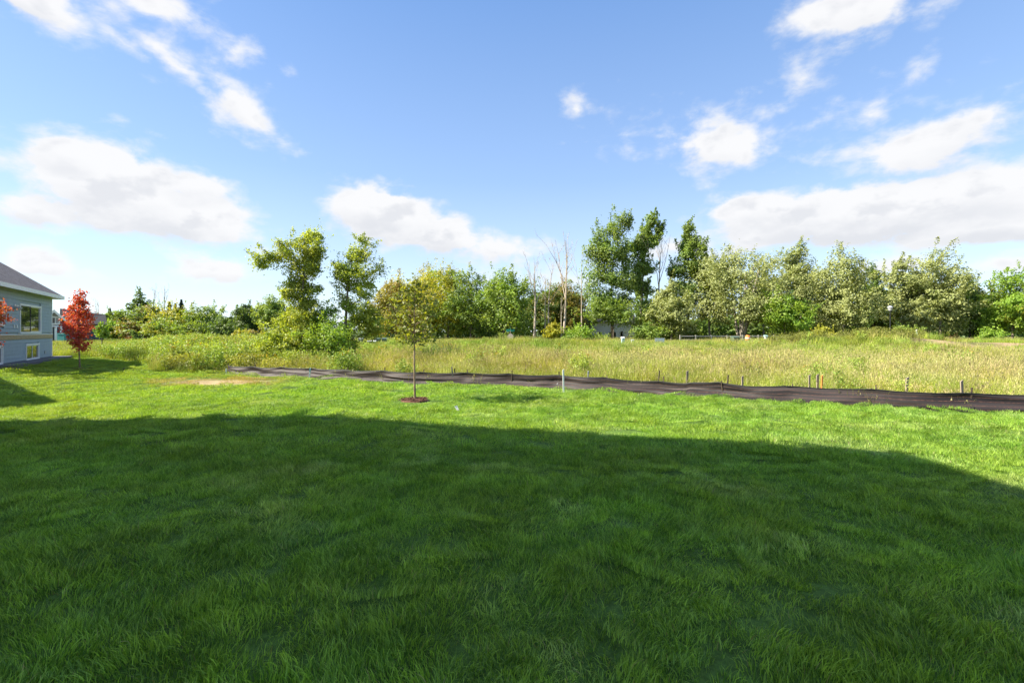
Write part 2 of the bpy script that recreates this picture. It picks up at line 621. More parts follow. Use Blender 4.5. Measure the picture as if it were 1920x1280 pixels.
def shingle_mat(name, a, c):
    m, nt, b, out = new_mat(name)
    tc = nt.node('ShaderNodeTexCoord')
    br = nt.node('ShaderNodeTexBrick')
    nt.l.new(tc.outputs['UV'], br.inputs['Vector'])
    br.inputs['Color1'].default_value = a + (1,); br.inputs['Color2'].default_value = c + (1,)
    br.inputs['Mortar'].default_value = (0.03, 0.03, 0.035, 1)
    br.inputs['Scale'].default_value = 1.0
    br.inputs['Brick Width'].default_value = 0.33; br.inputs['Row Height'].default_value = 0.145
    br.inputs['Mortar Size'].default_value = 0.012; br.inputs['Bias'].default_value = 0.1
    n = nt.noise(tc.outputs['UV'], 3.0, 4, 0.6)
    cc = nt.mix(nt.ramp(n, 0.3, 0.7, 0.0, 0.5), br.outputs['Color'], tuple(1.02 * q for q in a))
    nt.l.new(cc, b.inputs['Base Color'])
    b.inputs['Roughness'].default_value = 0.95
    b.inputs['Specular IOR Level'].default_value = 0.2
    bp = nt.node('ShaderNodeBump'); bp.inputs['Strength'].default_value = 0.6; bp.inputs['Distance'].default_value = 0.02
    nt.l.new(br.outputs['Fac'], bp.inputs['Height']); bp.invert = True
    nt.l.new(bp.outputs[0], b.inputs['Normal'])
    return m


M['shingle'] = shingle_mat('shingle', (0.13, 0.115, 0.125), (0.20, 0.18, 0.19))
M['dark_shingle'] = shingle_mat('dark_shingle', (0.035, 0.036, 0.042), (0.05, 0.052, 0.06))


def fabric_mat():
    m, nt, b, out = new_mat('silt_fabric')
    at = nt.node('ShaderNodeTexCoord')
    uv = at.outputs['UV']
    n = nt.noise(nt.mapping(uv, scale=(0.3, 7, 1)), 1.0, 2, 0.5)
    n2 = nt.noise(nt.mapping(uv, scale=(3, 3, 1)), 3.0, 5, 0.7)
    c = nt.mix(nt.ramp(n, 0.35, 0.65), (0.014, 0.011, 0.012), (0.040, 0.032, 0.033))
    c = nt.mix(nt.ramp(n2, 0.55, 0.8, 0.0, 0.5), c, (0.085, 0.066, 0.056))
    # thin orange and brown threads woven along the length
    sp = nt.node('ShaderNodeSeparateXYZ'); nt.l.new(uv, sp.inputs[0])
    w = nt.m('FRACT', nt.m('MULTIPLY', sp.outputs[1], 9.0))
    th = nt.m('MULTIPLY', nt.ramp(w, 0.86, 0.92), nt.ramp(n2, 0.4, 0.6, 0.1, 0.6))
    c = nt.mix(th, c, (0.17, 0.075, 0.05))
    nt.l.new(c, b.inputs['Base Color'])
    b.inputs['Roughness'].default_value = 0.58
    b.inputs['Specular IOR Level'].default_value = 0.20
    bp = nt.node('ShaderNodeBump'); bp.inputs['Strength'].default_value = 0.2; bp.inputs['Distance'].default_value = 0.01
    bp2 = nt.node('ShaderNodeBump'); bp2.inputs['Strength'].default_value = 0.5; bp2.inputs['Distance'].default_value = 0.05
    nt.l.new(n, bp2.inputs['Height']); nt.l.new(bp2.outputs[0], bp.inputs['Normal'])
    nt.l.new(n2, bp.inputs['Height']); nt.l.new(bp.outputs[0], b.inputs['Normal'])
    return m


M['fabric'] = fabric_mat()


# ------------------------------------------------------------------ the setting: ground, road
SAP = G(778, 752)
PATCH = G(415, 716)     # worn straw-coloured spot in the lawn


def ground_mat():
    m, nt, b, out = new_mat('soil_and_turf')
    geo = nt.node('ShaderNodeNewGeometry')
    P = geo.outputs['Position']
    at = nt.node('ShaderNodeAttribute'); at.attribute_name = 'tint'
    n = nt.noise(P, 2.5, 6, 0.6)
    n2 = nt.noise(P, 18.0, 5, 0.65)
    k = nt.m('MULTIPLY', nt.ramp(n, 0.3, 0.7, 0.75, 1.2), nt.ramp(n2, 0.3, 0.7, 0.7, 1.3))
    vm = nt.node('ShaderNodeVectorMath', operation='SCALE')
    nt.l.new(at.outputs['Color'], vm.inputs[0]); nt.l.new(k, vm.inputs['Scale'])
    nt.l.new(vm.outputs[0], b.inputs['Base Color'])
    b.inputs['Roughness'].default_value = 1.0
    b.inputs['Specular IOR Level'].default_value = 0.1
    bp = nt.node('ShaderNodeBump'); bp.inputs['Strength'].default_value = 0.5; bp.inputs['Distance'].default_value = 0.03
    nt.l.new(n2, bp.inputs['Height']); nt.l.new(bp.outputs[0], b.inputs['Normal'])
    return m


def build_ground():
    def axis(lo, hi, n, c, k):
        s = np.linspace(-1, 1, n)
        v = np.sinh(k * s) / np.sinh(k)
        return np.where(v < 0, c + v * (c - lo), c + v * (hi - c))
    xs = axis(-1600, 1600, 340, 0, 6.3)
    ys = axis(-400, 2600, 360, 14, 6.0)
    X, Y = np.meshgrid(xs, ys)
    Zz = zground(X, Y)
    V = np.stack((X, Y, Zz), -1).reshape(-1, 3)
    ny, nx = X.shape
    i = np.arange(ny * nx).reshape(ny, nx)
    q = np.stack((i[:-1, :-1], i[:-1, 1:], i[1:, 1:], i[1:, :-1]), -1).reshape(-1, 4)
    x, y = V[:, 0], V[:, 1]
    lawn = inside(LAWN, x, y)
    c = np.where(lawn[:, None], np.array((0.075, 0.13, 0.025)), np.array((0.13, 0.125, 0.05)))
    far = smooth((y - 95) / 30)[:, None]
    c = c * (1 - far) + np.array((0.05, 0.075, 0.025)) * far
    d2 = ((x - PATCH[0] + (y - PATCH[1]) * 0.3) / 2.6) ** 2 + ((y - PATCH[1]) / 1.5) ** 2
    s = np.clip(1.25 - d2, 0, 1)[:, None]
    c = c * (1 - s) + np.array((0.33, 0.25, 0.14)) * s
    # bare earth of a building plot on the right
    d3 = inside([(44, 46), (75, 50), (80, 62), (46, 60)], x, y) & (vnoise(x * .3, y * .3, 9) > 0.3)
    c = np.where(d3[:, None], np.array((0.36, 0.25, 0.16)), c)
    me = mesh_np('ground', V, quads=q, tint=c, smooth_shade=True)
    o = link('ground', me, ground_mat())
    tag(o, 'gently sloping ground under the lawn and the meadow', kind='structure')


build_ground()


def build_road():
    mb = MB()
    pts = [(-115, 88), (-80, 93), (-60, 95), (-40, 97), (-20, 99), (-8, 100)]
    V = []; F = []
    for i, (x, y) in enumerate(pts):
        V += [(x, y - 3.2, Z(x, y - 3.2) + 0.14), (x, y + 3.2, Z(x, y + 3.2) + 0.16)]
    for i in range(len(pts) - 1):
        F.append((2 * i, 2 * i + 2, 2 * i + 3, 2 * i + 1))
    mb.add(V, F)
    o = mb.build('road', M['asphalt'])
    so = o.modifiers.new('thick', 'SOLIDIFY'); so.thickness = 0.1
    tag(o, 'pale road crossing behind the meadow', kind='structure')
    k = MB()
    for (x0, y0), (x1, y1) in zip(pts[:-1], pts[1:]):
        z0, z1 = Z(x0, y0 - 3.4) + 0.24, Z(x1, y1 - 3.4) + 0.24
        k.add([(x0, y0 - 3.5, z0 - .3), (x1, y1 - 3.5, z1 - .3), (x1, y1 - 3.5, z1), (x0, y0 - 3.5, z0), (x0, y0 - 3.2, z0), (x1, y1 - 3.2, z1), (x1, y1 - 3.2, z1 - .3), (x0, y0 - 3.2, z0 - .3)],
              [(0, 1, 2, 3), (3, 2, 5, 4), (4, 5, 6, 7)])
    tag(k.build('kerb', M['white_trim'], o))


build_road()


# ------------------------------------------------------------------ houses
def frame_matrix(origin, dx, z):
    """x runs along dx, y to its left (90 degrees counter-clockwise), z up"""
    dx = np.array(dx) / np.linalg.norm(dx)
    return Matrix(((dx[0], -dx[1], 0, origin[0]), (dx[1], dx[0], 0, origin[1]), (0, 0, 1, z), (0, 0, 0, 1)))


def roof_uv(me):
    """run of the shingles: u along the eave, v up the slope"""
    uv = me.uv_layers.new(name='UVMap')
    for p in me.polygons:
        n = p.normal
        h = Vector((-n.y, n.x, 0))
        h = h.normalized() if h.length > 1e-4 else Vector((1, 0, 0))
        s = n.cross(h).normalized()
        for li in p.loop_indices:
            co = me.vertices[me.loops[li].vertex_index].co
            uv.data[li].uv = (co.dot(h), co.dot(s))


def window(root, x, z, w, h, Mx, y_out, mat_frame, panes=2, dark_sash=False, ft=0.11):
    """a sliding window in a wall that faces -y of the frame Mx; y_out is the outer face of the wall"""
    fr = MB()
    y0, y1 = y_out - 0.035, y_out + 0.07
    fr.box(x - w / 2 - ft, x + w / 2 + ft, y0, y1, z - ft, z, Mx)
    fr.box(x - w / 2 - ft, x + w / 2 + ft, y0, y1, z + h, z + h + ft, Mx)
    fr.box(x - w / 2 - ft, x - w / 2, y0, y1, z, z + h, Mx)
    fr.box(x + w / 2, x + w / 2 + ft, y0, y1, z, z + h, Mx)
    f = fr.build('window', mat_frame, root)
    pw = w / panes
    for i in range(panes):
        a = x - w / 2 + i * pw
        off = 0.012 if i % 2 else 0.0
        MB().box(a + 0.03, a + pw - 0.03, y_out + 0.02 + off, y_out + 0.03 + off, z + 0.03, z + h - 0.03, Mx).build('pane', M['glass'], f)
        s = MB()
        for q in ((a, a + 0.04, z, z + h), (a + pw - 0.04, a + pw, z, z + h), (a + 0.04, a + pw - 0.04, z, z + 0.04), (a + 0.04, a + pw - 0.04, z + h - 0.04, z + h)):
            s.box(q[0], q[1], y_out + off - 0.002, y_out + 0.045 + off, q[2], q[3], Mx)
        s.build('sash', M['metal_dark'] if (dark_sash and i == 0) else mat_frame, f)
    return f


def blue_house():
    z0 = -0.25
    L, D, H = 11.4, 9.5, 4.45
    # local x: from the near end of the wall to its far corner; the wall faces -y
    near = WALL_P + WALL_D * L
    Mx = frame_matrix(near, -WALL_D, z0)
    root = thing('house', (WALL_P[0], WALL_P[1], z0), 'blue lap sided house with grey hip roof beside the red maple', 'house')
    inv = Matrix.Translation((-WALL_P[0], -WALL_P[1], -z0))
    Mx = inv @ Mx
    # (with -WALL_D as x, +y must be inward: the frame is mirrored if not)
    test = (Mx.to_3x3() @ Vector((0, 1, 0)))
    ys = 1.0
    if test.x * WALL_N[0] + test.y * WALL_N[1] > 0:
        ys = -1.0
        Mx = Mx @ Matrix.Diagonal((1, -1, 1, 1))
    # openings of the visible wall in metres along the wall
    def along(px):       # distance along the wall from the near end for a column of the photograph
        u = (px - 960) / FPX
        # near + t*(-WALL_D): x = u*y
        t = (u * near[1] - near[0]) / (-WALL_D[0] + u * WALL_D[1])
        return t, near[1] - t * WALL_D[1]
    def zat(py, Y):
        return EYE + (HZ - py) / FPX * Y - z0
    wins = []
    for (xa, xb, ya, yb, ds) in ((37, 75, 575, 622, True), (48.5, 71.5, 647, 672, False), (-22, 5, 565, 607, False)):
        ta, Ya = along(xa); tb, Yb = along(xb)
        Ym = (Ya + Yb) / 2
        zt, zb = zat(ya, Ym), zat(yb, Ym)
        wins.append(((ta + tb) / 2, max(zb, 0.25), abs(tb - ta), zt - max(zb, 0.25), ds))
    wins.append((1.2, wins[1][1], 1.0, wins[1][3], False))
    core = MB().box(0.03, L - 0.03, 0.05, D, 0.0, H, Mx)
    core.build('wall', M['siding'], root)
    fo = MB().box(-0.01, L + 0.01, -0.015, D + 0.02, -0.4, 0.22, Mx).build('foundation', M['foundation'], root)
    # band of treated lumber with white flashing
    tb, Yb = along(60)
    zb = zat(635, Yb); zt = zat(627.5, Yb)
    MB().box(0.0, L, -0.05, 0.0, zb, zt, Mx).build('ledger_board', M['lumber'], root)
    MB().box(0.0, L + 0.0, -0.06, 0.02, zt, zt + 0.05, Mx).build('flashing', M['white_trim'], root)
    # lap boards, each course cut where a window interrupts it
    ex = 0.212
    zc = 0.22
    while zc < H - 0.02:
        top = min(zc + ex, H)
        if not (zc < zt + 0.05 and top > zb):
            cuts = [(0.0, L - 0.1)]
            for (wx, wz, ww, wh, ds) in wins:
                if top > wz - 0.10 and zc < wz + wh + 0.10:
                    a, c = wx - ww / 2 - 0.10, wx + ww / 2 + 0.10
                    nx = []
                    for p, q in cuts:
                        if c <= p or a >= q:
                            nx.append((p, q))
                        else:
                            if a - p > 0.05: nx.append((p, a))
                            if q - c > 0.05: nx.append((c, q))
                    cuts = nx
            for p, q in cuts:
                mb = MB()
                pts = [(p, -0.026, zc + 0.010), (q, -0.026, zc + 0.010), (q, -0.006, top + 0.004), (p, -0.006, top + 0.004), (p, 0.045, zc + 0.007), (q, 0.045, zc + 0.007), (q, 0.045, top - 0.002), (p, 0.045, top - 0.002)]
                mb.add([tuple(Mx @ Vector(v)) for v in pts], [(0, 1, 2, 3), (1, 5, 6, 2), (0, 3, 7, 4), (3, 2, 6, 7), (0, 4, 5, 1)])
                mb.build('siding_board', M['siding'], root)
        zc += ex
    MB().box(L - 0.1, L + 0.02, -0.035, 0.09, 0.15, H, Mx).build('corner_board', M['white_trim'], root)
    for (wx, wz, ww, wh, ds) in wins:
        window(root, wx, wz, ww, wh, Mx, -0.02, M['white_trim'], 2, ds)
    # roof: hip, steep, with fascia and soffit
    ov = 0.55
    p = 0.78
    run = D / 2 + ov
    e = [(-ov, -ov), (L + ov, -ov), (L + ov, D + ov), (-ov, D + ov)]
    zr = H + run * p
    rg = [(run - ov, D / 2), (L - run + ov, D / 2)]
    if rg[1][0] < rg[0][0] + 0.4:
        mx = L / 2
        rg = [(mx - 0.2, D / 2), (mx + 0.2, D / 2)]
    mb = MB()
    V = [(x, y, H + 0.05) for x, y in e] + [(x, y, zr) for x, y in rg]
    mb.add([tuple(Mx @ Vector(v)) for v in V], [(0, 1, 5, 4), (1, 2, 5), (2, 3, 4, 5), (3, 0, 4), (3, 2, 1, 0)])
    me = mb.mesh('roof'); roof_uv(me)
    ro = link('roof', me, M['shingle'], root)
    fa = MB()
    fa.box(-ov, L + ov, -ov - 0.03, -ov, H - 0.16, H + 0.07, Mx)
    fa.box(-ov, L + ov, D + ov, D + ov + 0.03, H - 0.16, H + 0.07, Mx)
    fa.box(L + ov, L + ov + 0.03, -ov, D + ov, H - 0.16, H + 0.07, Mx)
    fa.box(-ov - 0.03, -ov, -ov, D + ov, H - 0.16, H + 0.07, Mx)
    fa.build('fascia', M['white_trim'], ro)
    MB().box(-ov, L + ov, -ov, D + ov, H - 0.05, H + 0.03, Mx).build('soffit', M['white_trim'], ro)
    # outside lamp beside the big window, socket and tap plates
    t, Yl = along(27)
    zl = zat(575, Yl)
    lm = MB()
    lm.box(t - 0.09, t + 0.09, -0.045, -0.02, zl - 0.12, zl + 0.14, Mx)
    lm.box(t - 0.03, t + 0.30, -0.12, -0.045, zl + 0.03, zl + 0.09, Mx)
    la = lm.build('wall_lamp', M['white_trim'], root)
    for dx_ in (-0.12, 0.12):
        b = MB()
        b.tube([Mx @ Vector((t + dx_, -0.10, zl - 0.02)), Mx @ Vector((t + dx_ * 1.3, -0.26, zl - 0.12))], [0.07, 0.09], 10)
        b.build('lamp_head', M['lamp_glass'], la)
    for px, py, nm in ((25, 612, 'outlet_cover'), (30, 612, 'outlet_cover'), (83, 660, 'hose_tap')):
        t, Yl = along(px)
        zl = zat(py, Yl)
        MB().box(t - 0.07, t + 0.07, -0.06, -0.02, zl - 0.1, zl + 0.1, Mx).build(nm, M['grey_plastic'] if nm == 'hose_tap' else M['white_trim'], root, bevel=0.01)
    # strip of dark stones along the foundation
    g = MB()
    g.box(0.0, L + 0.7, -1.0, -0.02, -0.1, 0.20, Mx)
    gr = g.build('gravel_strip', M['gravel'], root)


blue_house()


def plain_house(name_label, corner, edir, L, depth, H, pitch, wallmat, roofmat, z0, ov=0.25, gov=0.12):
    """gable house; corner is the eave corner, edir runs along the eave, the body lies to one side of it"""
    edir = np.array(edir) / np.linalg.norm(edir)
    ddir = np.array((-edir[1], edir[0]))
    if ddir[1] > 0:
        ddir = -ddir
    def P(a, c, z):
        q = np.array(corner) + edir * a + ddir * c
        return (q[0] - corner[0], q[1] - corner[1], z)
    root = thing('house', (corner[0], corner[1], z0), name_label, 'house')
    Hh = H - z0
    wl = MB()
    a0, a1, c0, c1 = gov, L - gov, ov, depth - ov
    mid = depth / 2
    zr = Hh + mid * pitch
    eps = 0.06
    V = [P(a0, c0, -0.5), P(a1, c0, -0.5), P(a1, c1, -0.5), P(a0, c1, -0.5),
         P(a0, c0, Hh + ov * pitch - eps), P(a1, c0, Hh + ov * pitch - eps), P(a1, c1, Hh + ov * pitch - eps), P(a0, c1, Hh + ov * pitch - eps),
         P(a0, mid, zr - eps), P(a1, mid, zr - eps)]
    wl.add(V, [(0, 1, 5, 4), (2, 3, 7, 6), (1, 2, 6, 9, 5), (3, 0, 4, 8, 7)])
    wl.build('wall', wallmat, root)
    rf = MB()
    t = 0.04
    V = [P(0, 0, Hh), P(L, 0, Hh), P(L, mid, zr), P(0, mid, zr), P(L, depth, Hh), P(0, depth, Hh)]
    V2 = [(x, y, z - t) for x, y, z in V]
    rf.add(V + V2, [(0, 1, 2, 3), (3, 2, 4, 5), (6, 9, 8, 7), (9, 11, 10, 8), (0, 6, 7, 1), (5, 4, 10, 11), (0, 3, 9, 6), (3, 5, 11, 9), (1, 7, 8, 2), (2, 8, 10, 4)])
    me = rf.mesh('roof'); roof_uv(me)
    link('roof', me, roofmat, root)
    # windows on the long wall that faces the lawn
    o3 = Vector(P(0, ov, 0))
    flip = 1 if (edir[0] * -ddir[1] - edir[1] * -ddir[0]) else 1
    Mx = Matrix(((edir[0], ddir[0], 0, o3.x), (edir[1], ddir[1], 0, o3.y), (0, 0, 1, 0), (0, 0, 0, 1)))
    for s in range(2 if Hh < 8 else 3):
        for k in range(3):
            window(root, L * (0.2 + 0.3 * k), 0.9 + s * 2.8, 1.5, 1.3, Mx, -0.02, M['white_trim'], 2)
    return root


def shadow_source(P, H):
    k = (H - P[2]) * COT
    return np.array((P[0] - k * LX, P[1] - k * LY))


def zpt(px, py):
    p = G(px, py)
    return np.array((p[0], p[1], float(zmacro(p[0], p[1])) + 0.05))


# unseen house beside us: sized for its lawn shadow, whitened to bounce light
HA = 11.2
V1 = shadow_source(zpt(1685, 851), HA)
V2 = shadow_source(zpt(560, 779), HA)
plain_house('tall unseen house, white to bounce light, whose shadow covers the front lawn', V1, V2 - V1, np.linalg.norm(V2 - V1), 11.5, HA, 0.315, M['white_siding'], M['shingle'], 0.0)
# the next house: its corner throws the pointed shadow at the left edge
HB = 7.0
tip = zpt(117, 757)
B1 = shadow_source(tip, HB)
plain_house('white house beyond the left edge of the lawn', B1, (-0.803, 0.596), 11.2, 9.5, HB, 0.48, M['white_siding'], M['shingle'], -0.1)


def far_house():
    """dark house across the road, with a pale front gable turned towards us"""
    Y = 78.0
    c = W(140, Y)
    turn = math.atan((960 - 140) / FPX)
    root = thing('house', c, 'dark slate house with a pale gabled front beyond the red maple', 'house', rz=turn)
    s = Y / FPX
    def X(px): return (px - 140) * s * math.cos(turn)
    def ZZ(py): return EYE + (HZ - py) * s - c[2]
    # main body (dark), ridge running across the picture
    b = MB()
    x0, x1, y0, y1 = X(118), X(196), 0.0, 9.0
    zw = ZZ(606)
    b.add([(x0, y0, -.4), (x1, y0, -.4), (x1, y1, -.4), (x0, y1, -.4), (x0, y0, zw), (x1, y0, zw), (x1, y1, zw), (x0, y1, zw), (x0, 4.5, ZZ(580) - .06), (x1, 4.5, ZZ(590) - .06)],
          [(0, 1, 5, 4), (1, 2, 6, 9, 5), (2, 3, 7, 6), (3, 0, 4, 8, 7)])
    b.build('wall', M['dark_siding'], root)
    r = MB()
    V = [(x0 - .4, -0.5, zw - .1), (x1 + .4, -0.5, zw - .1), (x1 + .4, 4.5, ZZ(587)), (x0 - .4, 4.5, ZZ(577)), (x1 + .4, 9.5, zw - .1), (x0 - .4, 9.5, zw - .1)]
    r.add(V + [(x, y, z - .15) for x, y, z in V], [(0, 1, 2, 3), (3, 2, 4, 5), (6, 9, 8, 7), (9, 11, 10, 8), (0, 6, 7, 1), (1, 7, 8, 2), (2, 8, 10, 4), (0, 3, 9, 6), (3, 5, 11, 9), (4, 10, 11, 5)])
    me = r.mesh('roof'); roof_uv(me); link('roof', me, M['dark_shingle'], root)
    # front gable block
    a0, a1 = X(92), X(117)
    g = MB()
    ap = (X(103), ZZ(583))
    ze = ZZ(597)
    g.add([(a0, -2, -.4), (a1, -2, -.4), (a1, 5, -.4), (a0, 5, -.4), (a0, -2, ze), (a1, -2, ze), (a1, 5, ze), (a0, 5, ze), (ap[0], -2, ap[1] - .05), (ap[0], 5, ap[1] - .05)],
          [(0, 1, 5, 8, 4), (1, 2, 6, 5), (2, 3, 7, 9, 6), (3, 0, 4, 7), (4, 8, 9, 7), (5, 6, 9, 8)])
    g.build('gable_wall', M['grey_siding'], root)
    gr = MB()
    V = [(a0 - .5, -2.4, ze - .35), (ap[0], -2.4, ap[1] + .1), (a1 + .5, -2.4, ze - .35), (a0 - .5, 5, ze - .35), (ap[0], 5, ap[1] + .1), (a1 + .5, 5, ze - .35)]
    gr.add(V + [(x, y, z - .16) for x, y, z in V], [(0, 1, 4, 3), (1, 2, 5, 4), (6, 9, 10, 7), (7, 10, 11, 8), (0, 6, 7, 1), (1, 7, 8, 2), (0, 3, 9, 6), (2, 8, 11, 5), (3, 4, 10, 9), (4, 5, 11, 10)])
    me = gr.mesh('gable_roof'); roof_uv(me)
    go = link('gable_roof', me, M['dark_shingle'], root)
    bb = MB()
    for (xa, za), (xb, zb) in (((a0 - .5, ze - .35), ap), (ap, (a1 + .5, ze - .35))):
        bb.add([(xa, -2.46, za - .35), (xb, -2.46, zb - .35 + .1 * 0), (xb, -2.46, zb + .12), (xa, -2.46, za + .05), (xa, -2.38, za - .35), (xb, -2.38, zb - .35), (xb, -2.38, zb + .12), (xa, -2.38, za + .05)],
               [(0, 1, 2, 3), (3, 2, 6, 7), (0, 4, 5, 1), (4, 7, 6, 5)])
    bb.build('barge_board', M['white_trim'], go)
    Mx = Matrix.Identity(4)
    window(root, X(105), ZZ(607), 0.85, 0.95, Mx, -2.02, M['white_trim'], 2, ft=0.12)
    MB().box(a0, a1, -2.06, -2.0, ZZ(612.5), ZZ(611), None).build('band_board', M['white_trim'], root)
    # porch: dark panel painted as the shade within, between white posts
    MB().box(a0 + .3, a1 - .3, -2.05, -2.0, 0.0, ZZ(614), None).build('porch_shade_panel', M['dark_siding'], root)
    for px in (94, 106, 116):
        MB().box(X(px) - .14, X(px) + .14, -2.4, -2.12, -.2, ZZ(612.6), None).build('porch_post', M['white_trim'], root)
    MB().box(X(125), X(152), -.06, -.0, 0.0, 2.3).build('garage_door', M['grey_siding'], root)
    # teal bin at its corner
    p = W(119, 74)
    t = thing('bin', p, 'teal wheeled bin in front of the dark slate house', 'bin')
    MB().box(-.55, .55, -.45, .45, 0.15, 1.35).build('body', M['teal'], t, bevel=0.05)
    MB().box(-.6, .6, -.5, .5, 1.35, 1.48).build('lid', M['teal'], t, bevel=0.04)
    for sx in (-.4, .4):
        MB().tube([(sx - .06, .3, .15), (sx + .06, .3, .15)], .15, 10).build('wheel', M['metal_dark'], t)


far_house()


def white_house():
    Y = 104.0
    c = W(1140, Y)
    s = Y / FPX
    root = thing('house', c, 'white house half hidden behind the poplar trunks', 'house')
    def X(px): return (px - 1140) * s
    def ZZ(py): return EYE + (HZ - py) * s - c[2]
    x0, x1 = X(1088), X(1190)
    b = MB()
    zt = ZZ(604)
    b.box(x0, x1, 0, 8, -.4, zt)
    b.build('wall', M['white_siding'], root)
    r = MB()
    V = [(x0 - .5, -.6, zt), (x1 + .5, -.6, zt), (x1 + .5, 4, zt + 2.6), (x0 - .5, 4, zt + 2.6), (x1 + .5, 8.6, zt), (x0 - .5, 8.6, zt)]
    r.add(V, [(0, 1, 2, 3), (3, 2, 4, 5), (0, 3, 5), (1, 4, 2), (0, 5, 4, 1)])
    me = r.mesh('roof'); roof_uv(me); link('roof', me, M['dark_shingle'], root)
    I4 = Matrix.Identity(4)
    for px, py, w in ((1108, 612, 1.1), (1128, 632, 1.4), (1155, 632, 3.0), (1170, 632, 1.6)):
        window(root, X(px), ZZ(py + 5), w, 1.7, I4, -.02, M['white_trim'], 2, ft=.12)
    MB().box(X(1120), X(1180), -1.6, -.03, ZZ(641), ZZ(639)).build('deck', M['white_trim'], root)
    for px in (1122, 1140, 1160, 1178):
        MB().box(X(px) - .08, X(px) + .08, -1.6, -1.44, -.3, ZZ(634)).build('deck_post', M['white_trim'], root)
    # small roofs beyond the dark round tree on the left
    p = W(437, 190)
    s2 = 190 / FPX
    h = thing('house', p, 'distant grey house with twin gables beside the dark round tree', 'house')
    zz = EYE + (HZ - 606) * s2 - p[2]
    MB().box(-3.2, 3.2, 0, 7, -.3, zz).build('wall', M['grey_siding'], h)
    for sx in (-1.7, 1.7):
        g = MB()
        g.add([(sx - 1.8, -.4, zz), (sx + 1.8, -.4, zz), (sx, -.4, zz + 2.4), (sx - 1.8, 7, zz), (sx + 1.8, 7, zz), (sx, 7, zz + 2.4)], [(0, 1, 2), (3, 5, 4), (0, 2, 5, 3), (1, 4, 5, 2), (0, 3, 4, 1)])
        me = g.mesh('roof'); roof_uv(me); link('roof', me, M['dark_shingle'], h)


white_house()


# ------------------------------------------------------------------ trees
def leaf_arrays(C, N, size, tint, aspect=0.62, fold=0.18, seed=0, along=None):
    """one folded diamond per leaf: C centres, N facing, size lengths, tint colours"""
    r = np.random.default_rng(seed)
    n = len(C)
    N = N / np.maximum(np.linalg.norm(N, axis=1, keepdims=True), 1e-6)
    A = r.normal(size=(n, 3)) if along is None else np.array(along) + r.normal(size=(n, 3)) * .22
    A -= N * (A * N).sum(1, keepdims=True)
    A /= np.maximum(np.linalg.norm(A, axis=1, keepdims=True), 1e-6)
    B = np.cross(N, A)
    L = size[:, None] * 0.5
    w = L * aspect
    up = N * L * fold
    p0 = C - A * L
    p1 = C - B * w + up
    p2 = C + A * L
    p3 = C + B * w + up
    V = np.stack((p0, p1, p2, p3), 1).reshape(-1, 3)
    i = np.arange(n) * 4
    T = np.stack((np.stack((i, i + 2, i + 1), 1), np.stack((i, i + 3, i + 2), 1)), 1).reshape(-1, 3)
    return V, T, np.repeat(tint, 4, axis=0)


def tubes_np(paths, k=6):
    """paths: list of (points array, radii array) -> verts, quads"""
    V = []; Q = []; n = 0
    for P, r in paths:
        P = np.asarray(P, float); r = np.asarray(r, float)
        T = np.gradient(P, axis=0)
        T /= np.maximum(np.linalg.norm(T, axis=1, keepdims=True), 1e-9)
        ref = np.where(np.abs(T[:, [0]]) < 0.8, np.array((1., 0, 0)), np.array((0, 1., 0)))
        A = np.cross(T, ref); A /= np.linalg.norm(A, axis=1, keepdims=True)
        B = np.cross(T, A)
        g = np.linspace(0, 2 * np.pi, k, endpoint=False)
        ring = P[:, None, :] + (A[:, None, :] * np.cos(g)[None, :, None] + B[:, None, :] * np.sin(g)[None, :, None]) * r[:, None, None]
        m = len(P)
        V.append(ring.reshape(-1, 3))
        i = np.arange(m * k).reshape(m, k) + n
        j = np.roll(i, -1, axis=1)
        Q.append(np.stack((i[:-1], j[:-1], j[1:], i[1:]), -1).reshape(-1, 4))
        n += m * k
    return np.concatenate(V), np.concatenate(Q)


def limb(r, a, b, r0, r1, n=6, bend=0.12, sag=0.0):
    a = np.asarray(a, float); b = np.asarray(b, float)
    t = np.linspace(0, 1, n)[:, None]
    L = np.linalg.norm(b - a)
    off = r.normal(size=3) * bend * L
    P = a * (1 - t) + b * t + off * (np.sin(np.pi * t)) * 0.5 + np.array((0, 0, -sag * L)) * np.sin(np.pi * t)
    return P, r0 + (r1 - r0) * t[:, 0] ** 0.8


GREEN = dict(
    mid=((0.123, 0.198, 0.037), (0.215, 0.288, 0.052)),
    dark=((0.076, 0.131, 0.030), (0.126, 0.194, 0.044)),
    bright=((0.139, 0.245, 0.029), (0.231, 0.337, 0.046)),
    yellow=((0.248, 0.262, 0.030), (0.373, 0.359, 0.044)),
    autumn=((0.22, 0.225, 0.038), (0.32, 0.26, 0.05)),
    olive=((0.172, 0.165, 0.048), (0.261, 0.213, 0.062)),
    silver=((0.172, 0.217, 0.056), (0.288, 0.318, 0.098)),
    willow=((0.230, 0.291, 0.046), (0.346, 0.392, 0.068)),
    poplar=((0.122, 0.193, 0.043), (0.201, 0.271, 0.061)),
    spruce=((0.022, 0.042, 0.020), (0.035, 0.06, 0.028)),
    red=((0.38, 0.050, 0.052), (0.56, 0.115, 0.080)),
    orange=((0.42, 0.12, 0.035), (0.45, 0.17, 0.05)),
    sapling=((0.105, 0.130, 0.026), (0.205, 0.225, 0.048)),
    weed=((0.179, 0.261, 0.042), (0.313, 0.397, 0.072)),
    rust=((0.16, 0.075, 0.04), (0.22, 0.10, 0.05)),
)


def lerp_cols(pal, t):
    a, b = np.array(pal[0]), np.array(pal[1])
    return (a + (b - a) * t[:, None]) * 1.15


